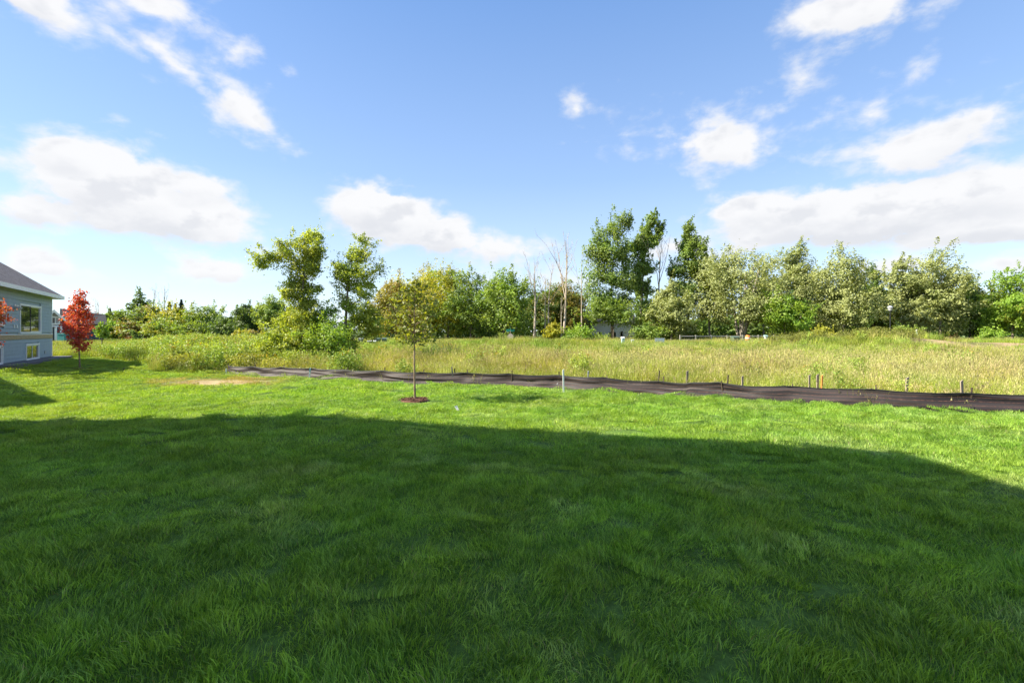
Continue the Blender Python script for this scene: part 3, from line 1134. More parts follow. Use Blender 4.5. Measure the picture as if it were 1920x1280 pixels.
def crown_cloud(r, lobes, n_leaf, pal, size, pal2=None, mix2=0.0, droop=0.0, wind=0.0, shell=0.55, cl=0.33, ncl=16):
    """leaf centres gathered in clumps on the lobes of a crown"""
    vol = np.array([(l[3] * l[4] + l[4] * l[5] + l[3] * l[5]) for l in lobes]) ** 1.0
    share = vol / vol.sum()
    C = []; N = []; T = []; ccent = []
    for l, s in zip(lobes, share):
        c = np.array(l[:3]); rad = np.array(l[3:6])
        m = max(4, int(ncl * (0.7 + 0.6 * r.random())))
        d_ = r.normal(size=(m, 3)); d_ /= np.linalg.norm(d_, axis=1, keepdims=True)
        rr = shell + (1 - shell) * r.random((m, 1)) ** 0.6
        cc = c + d_ * rad * rr
        keep = d_[:, 2] > -0.85
        cc = cc[keep]; d_ = d_[keep]; m = len(cc)
        if m == 0:
            continue
        per = max(3, int(n_leaf * s / m))
        tone = r.normal(0, 0.30, m)
        isalt = r.random(m) < mix2
        for k in range(m):
            cr = cl * rad * (0.7 + 0.7 * r.random())
            g = r.normal(size=(per, 3))
            g *= (r.random((per, 1)) ** 0.35) / np.maximum(np.linalg.norm(g, axis=1, keepdims=True), 1e-6)
            off = g * cr * np.array((1.15, 1.15, 0.8))
            if droop:
                off[:, 2] -= droop * rad[2] * 0.5 * r.random(per) ** 1.3
            if wind:
                e = r.random(per) - 0.3
                off[:, 0] += wind * rad[0] * 0.55 * e
                off[:, 2] += wind * rad[0] * 0.22 * e
            C.append(cc[k] + off)
            N.append(d_[k] * 0.6 + g * 0.5 + np.array((-0.15, -0.1, 0.55)) + r.normal(size=(per, 3)) * 0.55)
            t = np.clip(0.5 + tone[k] + r.normal(0, 0.25, per), 0, 1.3)
            T.append(lerp_cols(pal2 if (pal2 is not None and isalt[k]) else pal, t))
            ccent.append(cc[k])
    C = np.concatenate(C); N = np.concatenate(N); T = np.concatenate(T)
    S = size * (0.65 + 0.7 * r.random(len(C)))
    return C, N, S, T, np.array(ccent)


def auto_lobes(r, H, Wd, base, n=9, top=0.32, squash=1.0, lean=0.0, flat=1.0):
    z0, z1 = base * H, H
    cz, rz = (z0 + z1) / 2, (z1 - z0) / 2
    rx = Wd / 2
    L = []
    for k in range(n):
        ph = 2.4 * k + r.uniform(-0.4, 0.4)
        h = -0.85 + 1.6 * (k + 0.5) / n + r.uniform(-0.1, 0.1)
        prof = math.sqrt(max(0.05, 1 - (h * 0.92) ** 2)) if h > 0 else 0.75 + 0.25 * (1 + h)
        q = rx * prof * r.uniform(0.42, 0.62)
        lr = rx * r.uniform(0.36, 0.50) * (0.75 + 0.25 * prof)
        L.append((q * math.cos(ph) + lean * (h + 1) * rz * 0.5, q * math.sin(ph), cz + h * rz * 0.80, lr, lr, min(lr * r.uniform(0.75, 1.05) * flat, rz * 0.5)))
    tr = rx * top
    L.append((lean * rz, 0, z1 - tr * 1.0, tr, tr, tr * 1.15))
    L.append((lean * rz * .5, 0, cz, rx * 0.5, rx * 0.5, rz * 0.6))
    return L


def tree(name, label, cat, p, H, Wd, pal, base=0.12, leaves=12500, size=0.33, mat='leaf', bark='bark', seed=1, lobes=None, n_lobes=10, pal2=None, mix2=0.0,
         group=None, droop=0.0, wind=0.0, lean=0.0, stems=1, trunk_r=None, top_lobe=0.32, cl=0.42, ncl=17, limbs=14, flat=1.0, shell=0.55, ragged=0.30, sprays=46, gaps=0.38):
    r = np.random.default_rng(seed)
    root = thing(name, p, label, cat, group)
    if lobes is None:
        lobes = auto_lobes(r, H, Wd, base, n_lobes, top_lobe, lean=lean, flat=flat)
    C, N, S, T, cc = crown_cloud(r, lobes, leaves, GREEN[pal], size, GREEN[pal2] if pal2 else None, mix2, droop, wind, shell, cl, ncl)
    C[:, 2] = np.maximum(C[:, 2], 0.05)
    f1 = 1 / (0.22 * Wd + 0.3)
    warp = np.stack([noise3(C, f1, seed + 30 + k) - .5 for k in range(3)], 1)
    C = C + warp * Wd * ragged * np.array((1, 1, .8))
    # sprays: shoots that stick out of the outline
    nsp = int(sprays)
    if nsp:
        ax = np.array((0, 0, 0.5 * H))
        pk = cc[r.permutation(len(cc))[:nsp]]
        Cs = []; Ts = []
        per = max(8, int(leaves * .30 / nsp))
        for c in pk:
            o = c - ax * np.array((1, 1, .9)); o = o / max(np.linalg.norm(o), 1e-6)
            dr = o * .75 + np.array((wind * .9, 0, .75 - droop)) + r.normal(size=3) * .35
            dr /= np.linalg.norm(dr)
            Lg = Wd * r.uniform(.10, .26)
            t = r.random(per)
            Cs.append(c + dr * Lg * (t * 1.5 - .3)[:, None] + r.normal(size=(per, 3)) * (Wd * .026 * (1.25 - .8 * t))[:, None])
            Ts.append(lerp_cols(GREEN[pal], np.clip(r.normal(.55 + .25 * r.normal(), .2, per), 0, 1.3)))
        Cs = np.concatenate(Cs); Ts = np.concatenate(Ts)
        C = np.concatenate((C, Cs)); T = np.concatenate((T, Ts))
        N = np.concatenate((N, r.normal(size=(len(Cs), 3)) + np.array((-.25, -.15, .5))))
        S = np.concatenate((S, size * .9 * (.65 + .7 * r.random(len(Cs)))))
    tr = trunk_r or (0.012 * H + 0.05)
    paths = []
    axis = []
    for s in range(stems):
        a = r.uniform(0, 6.28) if stems > 1 else 0
        foot = np.array((math.cos(a) * tr * 0.9, math.sin(a) * tr * 0.6, -0.15)) if stems > 1 else np.array((0, 0, -0.2))
        spread = 0.20 * Wd if stems > 1 else 0.02 * H
        tip = np.array((foot[0] + math.cos(a) * spread * r.uniform(0.6, 1.3) + lean * H * 0.4, foot[1] + math.sin(a) * spread * 0.8, H * r.uniform(0.72, 0.86)))
        P, rad = limb(r, foot, tip, tr * (1 if stems == 1 else 0.6), tr * 0.22, 9, 0.05)
        rad[0] *= 1.35
        paths.append((P, rad)); axis.append(P)
    nodes = [(P[k], tr * 0.42) for P in axis for k in range(2, len(P))]
    lc = [np.array(l[:3]) for l in lobes]
    order = sorted(range(len(lc)), key=lambda i: min(np.hypot(*(lc[i] - P)[:, :2].T).min() for P in axis))
    for i in order:
        c = lc[i]
        best = min(nodes, key=lambda nd: np.linalg.norm(c - nd[0]) + 2.5 * max(0, nd[0][2] - c[2] + 0.35 * np.hypot(*(c - nd[0])[:2])))
        Q_, q_ = limb(r, best[0], c, best[1] * 0.75, best[1] * 0.3, 6, 0.10)
        paths.append((Q_, q_))
        nodes += [(Q_[3], best[1] * 0.55), (c, best[1] * 0.45)]
    for i in r.permutation(len(cc))[:limbs]:
        k = int(np.argmin([np.linalg.norm(cc[i] - c) for c in lc]))
        paths.append(limb(r, lc[k], cc[i], tr * 0.12, tr * 0.04, 4, 0.12))
    # leaves all along the boughs, so the parts of the crown hang together
    C2 = []; T2 = []
    boughs = paths[len(axis):len(axis) + len(lc)]
    per = int(0.30 * leaves / max(1, len(boughs)))
    jit = 0.055 * Wd + 0.10 * size
    for P_, _ in boughs:
        t = (0.25 + 0.85 * r.random(per)) * (len(P_) - 1)
        i0 = np.minimum(t.astype(int), len(P_) - 2); f = (t - i0)[:, None]
        C2.append(P_[i0] * (1 - f) + P_[i0 + 1] * f + r.normal(size=(per, 3)) * jit * np.array((1, 1, 1.2)))
        T2.append(lerp_cols(GREEN[pal], np.clip(r.normal(.5 + r.normal() * .25, .25, per), 0, 1.3)))
    C2 = np.concatenate(C2); C2 = C2[C2[:, 2] > 0.1 * H * (base > 0.05)]
    T2 = np.concatenate(T2)[:len(C2)]
    C = np.concatenate((C, C2)); T = np.concatenate((T, T2))
    N = np.concatenate((N, r.normal(size=(len(C2), 3)) + np.array((-.2, -.1, .5))))
    S = np.concatenate((S, size * (.65 + .7 * r.random(len(C2)))))
    g3 = noise3(C, 1 / (0.085 * Wd + 0.12), seed + 60)
    keep = (g3 > gaps + r.normal(0, .03, len(C))) | (r.random(len(C)) < 0.10)
    C, N, S, T = C[keep], N[keep], S[keep], T[keep]
    C[:, 2] = np.maximum(C[:, 2], 0.05)
    V, F, tint = leaf_arrays(C, N, S, T, seed=seed)
    link('crown', mesh_np('crown', V, tris=F, tint=tint), M[mat], root)
    V, Q = tubes_np(paths, 6)
    link('trunk', mesh_np('trunk', V, quads=Q, smooth_shade=True), M[bark], root)
    return root


def dead_tree(label, p, H, seed, group='bare dead trees', r0=None, spread=0.5, trunk=0.45, lean=0.0, bark='dead_bark', nb=5):
    r = np.random.default_rng(seed)
    root = thing('dead_tree', p, label, 'dead tree', group)
    r0 = 1.2 * (r0 or 0.011 * H + 0.03)
    main = []
    fine = []
    top = np.array((lean * H, 0, H))
    P, rad = limb(r, (0, 0, -0.2), top, r0, 0.02, 12, 0.035)
    main.append((P, rad))
    def grow(start, d, L, rr, depth):
        e = start + d * L
        Q, q = limb(r, start, e, rr, rr * 0.35, 5, 0.10, -0.03)
        (main if depth == 0 else fine).append((Q, q))
        if depth < 2:
            for _ in range(r.integers(2, 5)):
                t = r.uniform(0.35, 0.98)
                k = min(4, int(t * 5))
                dd = d + r.normal(size=3) * 0.42 + np.array((0, 0, 0.22))
                dd /= np.linalg.norm(dd)
                grow(Q[k], dd, L * r.uniform(0.28, 0.5), max(rr * 0.42, 0.014), depth + 1)
    for b in range(nb):
        z = trunk + (0.96 - trunk) * (b + r.uniform(0, .8)) / nb
        k = int(z * 11)
        a = r.uniform(0, 6.28)
        d_ = np.array((math.cos(a) * spread, math.sin(a) * spread * 0.8, 1.0))
        d_ /= np.linalg.norm(d_)
        grow(P[k], d_, H * (1.05 - z) * r.uniform(0.55, 0.95), rad[k] * 0.62, 0)
    V, Q = tubes_np(main, 6)
    link('trunk', mesh_np('trunk', V, quads=Q, smooth_shade=True), M[bark], root)
    V, Q = tubes_np(fine, 4)
    link('branches', mesh_np('branches', V, quads=Q, smooth_shade=True), M[bark], root)
    return root


def conifer(label, p, H, Wd, seed, group='spruces beyond the road', pal='spruce', n=2600):
    r = np.random.default_rng(seed)
    root = thing('spruce_tree', p, label, 'spruce', group)
    t = r.random(n) ** 0.75
    z = H * (0.06 + 0.94 * t)
    rmax = Wd / 2 * (1 - t) ** 0.85 * (0.75 + 0.35 * np.sin(z / H * 42 + r.uniform(0, 6)))
    rr = rmax * np.sqrt(r.random(n))
    a = r.uniform(0, 6.28, n)
    C = np.stack((rr * np.cos(a), rr * np.sin(a), z - rr * 0.25), 1)
    N = np.stack((np.cos(a) * 0.5, np.sin(a) * 0.5, np.ones(n) * 0.7), 1) + r.normal(size=(n, 3)) * 0.4
    T = lerp_cols(GREEN[pal], np.clip(r.normal(0.5, 0.3, n), 0, 1.2))
    V, F, tint = leaf_arrays(C, N, H * 0.055 * (0.6 + 0.8 * r.random(n)), T, aspect=0.4, seed=seed)
    link('crown', mesh_np('crown', V, tris=F, tint=tint), M['needle'], root)
    V, Q = tubes_np([(np.array(((0, 0, -.2), (0, 0, H * .5), (0, 0, H * .97))), np.array((H * .018, H * .012, H * .003)))], 6)
    link('trunk', mesh_np('trunk', V, quads=Q, smooth_shade=True), M['bark'], root)
    return root


def wall_trees():
    G1 = 'trees along the far side of the meadow'
    def T(px, wpx, top, Y, pal, label, **kw):
        p = W(px, Y)
        name = kw.pop('name', 'deciduous_tree')
        tree(name, label, kw.pop('cat', 'tree'), p, hgt(top, p), wpx / FPX * Y * 1.2 * math.cos(math.atan((px - 960) / FPX)), pal, group=kw.pop('group', G1), seed=int(px * 7 + top), **kw)
    # ---- centre
    T(742, 95, 528, 84, 'autumn', 'bushy tree with orange tinged leaves just right of the leaning willow', pal2='olive', mix2=0.5, base=0.06)
    T(795, 110, 502, 92, 'yellow', 'yellow green tree standing straight behind the sapling crown', pal2='autumn', mix2=0.3, base=0.1)
    T(838, 108, 499, 87, 'yellow', 'tall rounded yellowish tree left of the dark green dense tree', pal2='bright', mix2=0.4, base=0.05)
    T(882, 96, 508, 84, 'mid', 'dense dark green tree between the yellowish tree and the street sign', pal2='dark', mix2=0.4, base=0.04, top_lobe=0.4)
    T(945, 108, 505, 80, 'mid', 'broad green tree with yellowing top behind the street sign', pal2='bright', mix2=0.35, base=0.03)
    T(1022, 70, 540, 96, 'dark', 'small dark tree seen between the bare trunks', pal2='olive', mix2=0.4, base=0.1, leaves=5000)
    T(1066, 90, 528, 99, 'olive', 'brownish olive tree behind the tallest bare trunk', pal2='mid', mix2=0.35, base=0.08)
    # ---- poplars
    def pop(px, wpx, top, Y, label, lean, seed, sub):
        p = W(px, Y); H = hgt(top, p); s = Y / FPX
        r = np.random.default_rng(seed)
        L = []
        for (lx, ly, rw, rh) in sub:
            L.append(((lx - px) * s, r.uniform(-1.4, 1.4), EYE + (HZ - ly) * s - p[2], rw * s, rw * s * 0.9, rh * s))
        tree('poplar_tree', label, 'poplar', p, H, wpx * s, 'poplar', leaves=16000, size=0.34, lobes=L, seed=seed, group='tall poplars', bark='bark', cl=0.52, ncl=22, limbs=22, pal2='mid', mix2=0.3, lean=lean, shell=0.2, gaps=.37, ragged=.34)
    pop(1150, 110, 402, 84, 'tallest poplar with a broad leafy crown right of the bare trunks', 0.0, 11,
        [(1165, 420, 15, 20), (1150, 440, 22, 26), (1128, 455, 20, 24), (1116, 482, 18, 28), (1140, 485, 26, 30), (1170, 470, 18, 28), (1120, 520, 22, 26), (1155, 525, 28, 26), (1178, 510, 12, 24), (1135, 560, 26, 24), (1165, 565, 22, 24), (1110, 545, 14, 18)])
    pop(1200, 70, 408, 87, 'slimmer poplar leaning right beside the tallest one', 0.05, 12,
        [(1221, 418, 9, 13), (1214, 438, 13, 18), (1203, 462, 14, 20), (1236, 432, 7, 12), (1228, 455, 9, 12), (1195, 490, 15, 22), (1214, 500, 14, 15), (1190, 530, 14, 20), (1212, 540, 16, 16), (1185, 460, 8, 12)])
    pop(1285, 95, 420, 86, 'right hand poplar with an airy crown beyond the bare snag', 0.02, 13,
        [(1295, 432, 10, 14), (1303, 450, 15, 18), (1287, 462, 14, 18), (1316, 470, 11, 14), (1296, 490, 20, 22), (1275, 505, 17, 18), (1312, 508, 16, 18), (1285, 540, 22, 20), (1270, 570, 20, 20), (1300, 560, 18, 18)])
    T(1150, 95, 566, 81, 'mid', 'low leafy tree filling the foot of the tallest poplar', base=0.48, leaves=6000, pal2='poplar', mix2=0.5)
    T(1228, 72, 560, 82, 'mid', 'low green tree between the slim poplar and the pale tree', base=0.02, leaves=6000, pal2='silver', mix2=0.3)
    # ---- silver maples and their neighbours
    sk = dict(mat='silver_leaf', wind=0.55, bark='pale_bark')
    T(1258, 88, 532, 77, 'silver', 'pale leaved low tree in front of the airy poplar', base=0.08, **sk)
    T(1332, 90, 478, 90, 'silver', 'greyish tree between the airy poplar and the many stemmed maple', base=0.1, pal2='mid', mix2=0.4, **sk)
    T(1388, 150, 465, 80, 'silver', 'many stemmed silver maple behind the green utility box', base=0.13, stems=6, leaves=15000, n_lobes=15, trunk_r=0.42, **sk)
    T(1432, 80, 492, 92, 'silver', 'greyish slender tree right behind the many stemmed maple', base=0.12, pal2='mid', mix2=0.3, **sk)
    T(1495, 88, 464, 88, 'silver', 'tall upright pale green tree with bare lower trunk', base=0.25, pal2='mid', mix2=0.35, **sk)
    T(1472, 98, 552, 75, 'bright', 'small bright green tree in front of the tall upright one', base=0.16, leaves=7000)
    T(1582, 140, 474, 78, 'silver', 'broad silvery tree combed sideways by the wind', base=0.05, leaves=15000, n_lobes=15, pal2='mid', mix2=0.15, **sk)
    T(1548, 90, 530, 90, 'dark', 'dark tree hidden behind the wind combed one', base=0.05)
    T(1640, 80, 503, 86, 'dark', 'dark green tree behind the street lamp', base=0.02, pal2='mid', mix2=0.4)
    T(1692, 100, 486, 82, 'silver', 'pale green tree right of the street lamp', base=0.06, pal2='mid', mix2=0.45, **sk)
    T(1762, 135, 469, 80, 'silver', 'large pale tree with whitish forked limbs above the dirt plot', base=0.06, leaves=15000, n_lobes=15, pal2='mid', mix2=0.3, **sk)
    T(1720, 60, 560, 77, 'silver', 'low pale tree with a slim white trunk behind the teal pipe', base=0.15, leaves=4000, **sk)
    T(1818, 95, 524, 84, 'dark', 'dark green tree left of the bright tree at the picture edge', base=0.02, pal2='silver', mix2=0.4)
    T(1898, 130, 506, 77, 'bright', 'bright green rounded tree at the right edge of the wood', base=0.06, leaves=10000, n_lobes=13, pal2='yellow', mix2=0.1)
    T(1985, 110, 495, 80, 'mid', 'green tree just beyond the right edge of the wood', base=0.05)
    # ---- undergrowth bushes that can be told apart
    bk = dict(name='bush', cat='bush', group='bushes at the foot of the trees', n_lobes=7, limbs=6, leaves=2600, size=0.28)
    T(1038, 36, 606, 76, 'yellow', 'small yellow green bush at the foot of the bare trunks', base=0.0, **bk)
    T(1085, 62, 612, 75, 'bright', 'bright green leafy bush below the brownish olive tree', base=0.0, **bk)
    T(1122, 36, 628, 74, 'mid', 'low green bush in front of the white house', base=0.0, **bk)
    T(1215, 60, 606, 76, 'mid', 'round green bush at the foot of the slim poplar', base=0.0, **bk)
    T(1290, 40, 612, 82, 'mid', 'green bush under the airy poplar', base=0.0, **bk)
    T(1545, 46, 612, 68, 'yellow', 'yellow green bush on the weedy mound', base=0.0, **bk)
    T(1700, 60, 610, 72, 'mid', 'green bush between the lamp and the teal pipe', base=0.0, **bk)
    T(1860, 60, 618, 74, 'bright', 'low bright bush behind the dirt plot', base=0.0, **bk)
    # ---- dead trees
    def D(px, top, Y, label, **kw):
        p = W(px, Y)
        dead_tree(label, p, hgt(top, p), seed=int(px), **kw)
    D(1001, 482, 77, 'bare forked tree standing leftmost among the dead ones', trunk=0.42, spread=0.45, r0=0.24, nb=6)
    D(1022, 520, 80, 'thin bare trunk right beside the forked one', trunk=0.6, spread=0.35, r0=0.12, nb=3)
    D(1030, 490, 79, 'slanting bare trunk with a long side limb', trunk=0.5, spread=0.6, r0=0.15, lean=0.06, nb=5)
    D(1056, 452, 77, 'tallest bare tree with a wide fan of limbs', trunk=0.42, spread=0.42, r0=0.26, lean=0.03, nb=8)
    D(1052, 560, 75, 'short thin bare stem at the yellow bush', trunk=0.6, spread=0.3, r0=0.10, nb=3)
    D(1091, 470, 85, 'bare tree touching the left side of the tallest poplar', trunk=0.5, spread=0.35, r0=0.15, nb=6)
    D(1236, 442, 88, 'bare grey snag between two poplars', trunk=0.42, spread=0.40, r0=0.2, lean=0.03, nb=8)


wall_trees()


def far_left():
    GF = 'trees beyond the road on the left'
    def T(px, wpx, top, Y, pal, label, **kw):
        p = W(px, Y)
        name = kw.pop('name', 'deciduous_tree')
        tree(name, label, kw.pop('cat', 'tree'), p, hgt(top, p), wpx / FPX * Y * 1.2 * math.cos(math.atan((px - 960) / FPX)), pal, group=kw.pop('group', GF), seed=int(px * 5 + top), leaves=kw.pop('leaves', 8000), size=kw.pop('size', 0.42), **kw)
    T(225, 75, 582, 112, 'mid', 'green tree at the left end of the far thicket', base=0.0, pal2='dark', mix2=0.4)
    T(262, 44, 545, 125, 'dark', 'slim dark tree rising highest above the far thicket', base=0.15, leaves=4000, cl=0.28)
    T(282, 90, 572, 115, 'mid', 'broad green tree in the middle of the far thicket', base=0.0, pal2='olive', mix2=0.35)
    T(335, 95, 580, 110, 'yellow', 'yellowish broad bushy tree below the spruces', base=0.0, pal2='mid', mix2=0.5)
    T(392, 85, 576, 108, 'mid', 'dark rounded tree at the right end of the far thicket', base=0.0, pal2='dark', mix2=0.5)
    T(210, 60, 604, 104, 'bright', 'low bright shrub tree left of the far thicket by the house', base=0.0, leaves=3500)
    T(250, 80, 606, 103, 'olive', 'low olive shrub tree in front of the slim dark tree', base=0.0, leaves=3500, pal2='mid', mix2=0.5)
    T(306, 80, 602, 102, 'mid', 'low green shrub tree in front of the broad green tree', base=0.0, leaves=3500, pal2='yellow', mix2=0.3)
    T(366, 70, 605, 101, 'mid', 'low shrub tree in front of the yellowish bushy one', base=0.0, leaves=3500, pal2='dark', mix2=0.3)
    T(415, 50, 603, 101, 'dark', 'low dark shrub tree at the right foot of the thicket', base=0.0, leaves=3000)
    T(464, 66, 573, 118, 'dark', 'dark round crowned tree alone left of the willows', base=0.04, size=0.45)
    T(512, 70, 556, 112, 'mid', 'taller green tree right behind the first willow', base=0.1, pal2='dark', mix2=0.3)
    T(560, 60, 580, 118, 'mid', 'green tree hidden behind the first willow trunk', base=0.05, leaves=3500)
    T(455, 36, 620, 98, 'yellow', 'low yellow shrub by the road under the dark round tree', base=0.0, leaves=1800, name='bush', cat='bush')
    T(480, 40, 622, 99, 'olive', 'low olive shrub by the road beside the yellow one', base=0.0, leaves=1800, name='bush', cat='bush')
    for px, top, w, lab in ((318, 566, 15, 'first of three small spruces above the far thicket'), (329, 569, 12, 'thin middle spruce above the far thicket'), (340, 562, 16, 'last and tallest of three spruces above the far thicket')):
        p = W(px, 128)
        conifer(lab, p, hgt(top, p), w / FPX * 128 * 2.3, px)
    p = W(206, 118)
    conifer('dark spruce at the left end of the far thicket', p, hgt(578, p), 4.6, 206)
    for px, top, lab in ((291, 538, 'bare tree behind the broad green tree of the thicket'), (309, 536, 'bare twin stems beside the first small spruce')):
        p = W(px, 124)
        dead_tree(lab, p, hgt(top, p), px, spread=0.3, trunk=0.45, nb=5)
    p = W(183, 92)
    dead_tree('thin bare tree beside the roof of the dark house', p, hgt(566, p), 183, spread=0.3, trunk=0.5, nb=4, r0=0.1)
    # young tree and shrubs before the road
    T(190, 30, 606, 56, 'bright', 'young yellow green tree on the grass before the dark house', base=0.35, leaves=1200, size=0.2, name='young_tree')
    T(253, 22, 621, 58, 'dark', 'small dark evergreen shrub on the grass before the road', base=0.0, leaves=1500, size=0.18, name='bush', cat='bush')
    T(243, 17, 631, 55, 'rust', 'small rusty red shrub beside the dark evergreen one', base=0.0, leaves=900, size=0.16, name='bush', cat='bush')


far_left()


def willows():
    g = 'willows at the edge of the meadow'
    Y = 33.0
    s = Y / FPX
    def L(p, px, sub, seed):
        r = np.random.default_rng(seed)
        return [((lx - px) * s, r.uniform(-0.6, 0.6), EYE + (HZ - ly) * s - p[2], rw * s, rw * s * 0.85, rh * s) for lx, ly, rw, rh in sub]
    px = 565
    p = W(px, Y)
    tree('willow_tree', 'left willow with a one sided bough reaching left', 'willow', p, hgt(434, p), 4.6, 'willow', size=0.14, leaves=17000, seed=41, group=g, pal2='mid', mix2=0.2, cl=0.6, ncl=22, limbs=22,
         droop=0.35, trunk_r=0.17, shell=0.3, gaps=.43, ragged=.30, lobes=L(p, px, [(570, 448, 20, 13), (592, 440, 9, 7), (548, 465, 22, 18), (580, 478, 22, 20), (525, 478, 20, 10), (500, 486, 18, 10), (483, 492, 12, 6),
              (560, 500, 26, 18), (592, 502, 13, 12), (596, 470, 11, 12), (552, 530, 17, 15), (574, 540, 14, 16), (550, 555, 16, 16), (580, 568, 16, 14), (562, 590, 20, 18)], 41))
    px = 640
    p = W(px, Y + 0.6)
    tree('willow_tree', 'right willow with a crown leaning over the meadow', 'willow', p, hgt(446, p), 4.6, 'willow', size=0.14, leaves=17000, seed=42, group=g, pal2='mid', mix2=0.25, cl=0.6, ncl=22, limbs=22,
         droop=0.35, trunk_r=0.17, lean=0.12, shell=0.3, gaps=.43, ragged=.30, lobes=L(p, px, [(672, 456, 16, 12), (686, 470, 18, 14), (660, 478, 16, 14), (690, 500, 28, 17), (655, 508, 24, 18), (636, 530, 17, 16), (672, 535, 24, 18),
              (650, 560, 24, 20), (682, 562, 20, 18), (690, 590, 26, 20), (712, 605, 18, 20), (665, 595, 20, 18), (700, 622, 16, 14), (628, 500, 12, 10)], 42))
    sk = dict(group='willow shrubs round the two willows', size=0.14, droop=0.5, limbs=14, ncl=20, cl=0.42)
    def S(px, w, top, YY, pal, label, seed, leaves=9000, **kw):
        p = W(px, YY)
        tree('willow_shrub', label, kw.get('cat', 'shrub'), p, hgt(top, p), w / FPX * YY, pal, base=0.0, leaves=leaves, seed=seed, n_lobes=9, **{k: v for k, v in sk.items()}, pal2='mid', mix2=0.25)
    S(540, 120, 582, 32, 'willow', 'pale drooping willow shrub below the left willow', 51)
    S(600, 105, 566, 33.5, 'bright', 'tall willow shrub filling the gap between both willows', 52)
    S(606, 115, 604, 31, 'bright', 'dark green willow shrub lowest at the fence', 53, leaves=5000)
    S(515, 70, 622, 30, 'willow', 'small pale shrub at the left foot of the willows', 54, leaves=2600)
    S(648, 50, 610, 34, 'mid', 'dark shrub at the foot of the right willow', 55, leaves=2600)


willows()


def young_tree(name, label, p, H, Wd, hb, pal, leaf, n_br, seed, pal2=None, mix2=0.0, per=26, mulch=0.50, cat='sapling', mat='maple_leaf', tr=0.035, tip_extra=0.0):
    """sapling: slim trunk, rising branches with twigs, separate leaves"""
    r = np.random.default_rng(seed)
    root = thing(name, p, label, cat)
    P, rad = limb(r, (0, 0, -0.1), (0.0, 0, H * 0.97), tr, 0.006, 16, 0.012)
    paths = [(P, rad)]
    C = []; N = []; T = []
    for b in range(n_br):
        t = (b + r.random()) / n_br
        z = hb + (H * 0.93 - hb) * t
        k = min(14, int(z / (H * 0.97) * 15))
        a = b * 2.399 + r.uniform(-.4, .4)
        prof = (0.55 + 1.25 * t) if t < 0.36 else 1.0 * (1 - ((t - 0.36) / 0.64) ** 1.05) + 0.06
        L = Wd / 2 * min(prof, 1.0) * r.uniform(0.75, 1.15)
        rise = r.uniform(0.45, 0.95) * (0.55 + 0.7 * t)
        e = P[k] + np.array((math.cos(a) * L, math.sin(a) * L, L * rise))
        Q, q = limb(r, P[k], e, max(tr * 0.34 * (1 - .6 * t), .007), 0.003, 7, 0.10)
        paths.append((Q, q))
        ends = [(Q, 1.0)]
        for s in range(3):
            j = r.integers(2, 6)
            dd = np.array((math.cos(a) + r.normal() * .7, math.sin(a) + r.normal() * .7, r.uniform(-.1, .8)))
            dd /= np.linalg.norm(dd)
            Q2, q2 = limb(r, Q[j], Q[j] + dd * L * r.uniform(.25, .5), 0.005, 0.002, 4, 0.1)
            paths.append((Q2, q2)); ends.append((Q2, .8))
        for Q_, wgt in ends:
            m = int(per * wgt * (0.35 + 0.65 * L / (Wd / 2)))
            tt = r.random(m) ** 0.6 * (len(Q_) - 1)
            i0 = np.minimum(tt.astype(int), len(Q_) - 2)
            f = (tt - i0)[:, None]
            c = Q_[i0] * (1 - f) + Q_[i0 + 1] * f + r.normal(size=(m, 3)) * np.array((1, 1, .8)) * leaf * 1.0
            c[:, 2] -= leaf * 0.4
            C.append(c)
            N.append(np.array((0, 0, 0.55)) + r.normal(size=(m, 3)) * 0.7)
            tone = np.clip(r.normal(0.45, 0.35, m), 0, 1.25)
            cols = lerp_cols(GREEN[pal], tone)
            if pal2:
                w = (r.random(m) < mix2)[:, None]
                cols = np.where(w, lerp_cols(GREEN[pal2], tone), cols)
            T.append(cols)
    C = np.concatenate(C); N = np.concatenate(N); T = np.concatenate(T)
    S = leaf * (0.7 + 0.6 * r.random(len(C)))
    V, F, tint = leaf_arrays(C, N, S, T, aspect=0.75, fold=0.25, seed=seed)
    link('crown', mesh_np('crown', V, tris=F, tint=tint), M[mat], root)
    V, Q = tubes_np(paths, 6)
    link('trunk', mesh_np('trunk', V, quads=Q, smooth_shade=True), M['young_bark'], root)
    # ring of wood chip mulch: a low mound of chips
    n = 420
    a = r.uniform(0, 6.28, n); q = mulch * np.sqrt(r.random(n)) * (0.85 + 0.2 * np.sin(a * 3 + seed))
    mb = MB()
    prof = [(mulch, -0.03), (mulch * .85, 0.05), (mulch * .5, 0.08), (0.05, 0.085)]
    mb.lathe(prof, 18)
    for i in range(n):
        L = r.uniform(.025, .06); w = r.uniform(.008, .018)
        c = Vector((q[i] * math.cos(a[i]), q[i] * math.sin(a[i]), 0.06 + 0.035 * (1 - q[i] / mulch) + r.uniform(0, .015)))
        ax = Vector((r.normal(), r.normal(), r.normal() * .35)).normalized()
        sd = ax.cross(Vector((0, 0, 1))).normalized() * w
        h = Vector((0, 0, .008))
        mb.add([c - ax * L - sd, c + ax * L - sd, c + ax * L + sd, c - ax * L + sd, c - ax * L + h, c + ax * L + h], [(0, 1, 5, 4), (3, 4, 5, 2), (0, 4, 3), (1, 2, 5)])
    tag(mb.build('mulch', M['mulch'], root), kind='stuff')
    return root


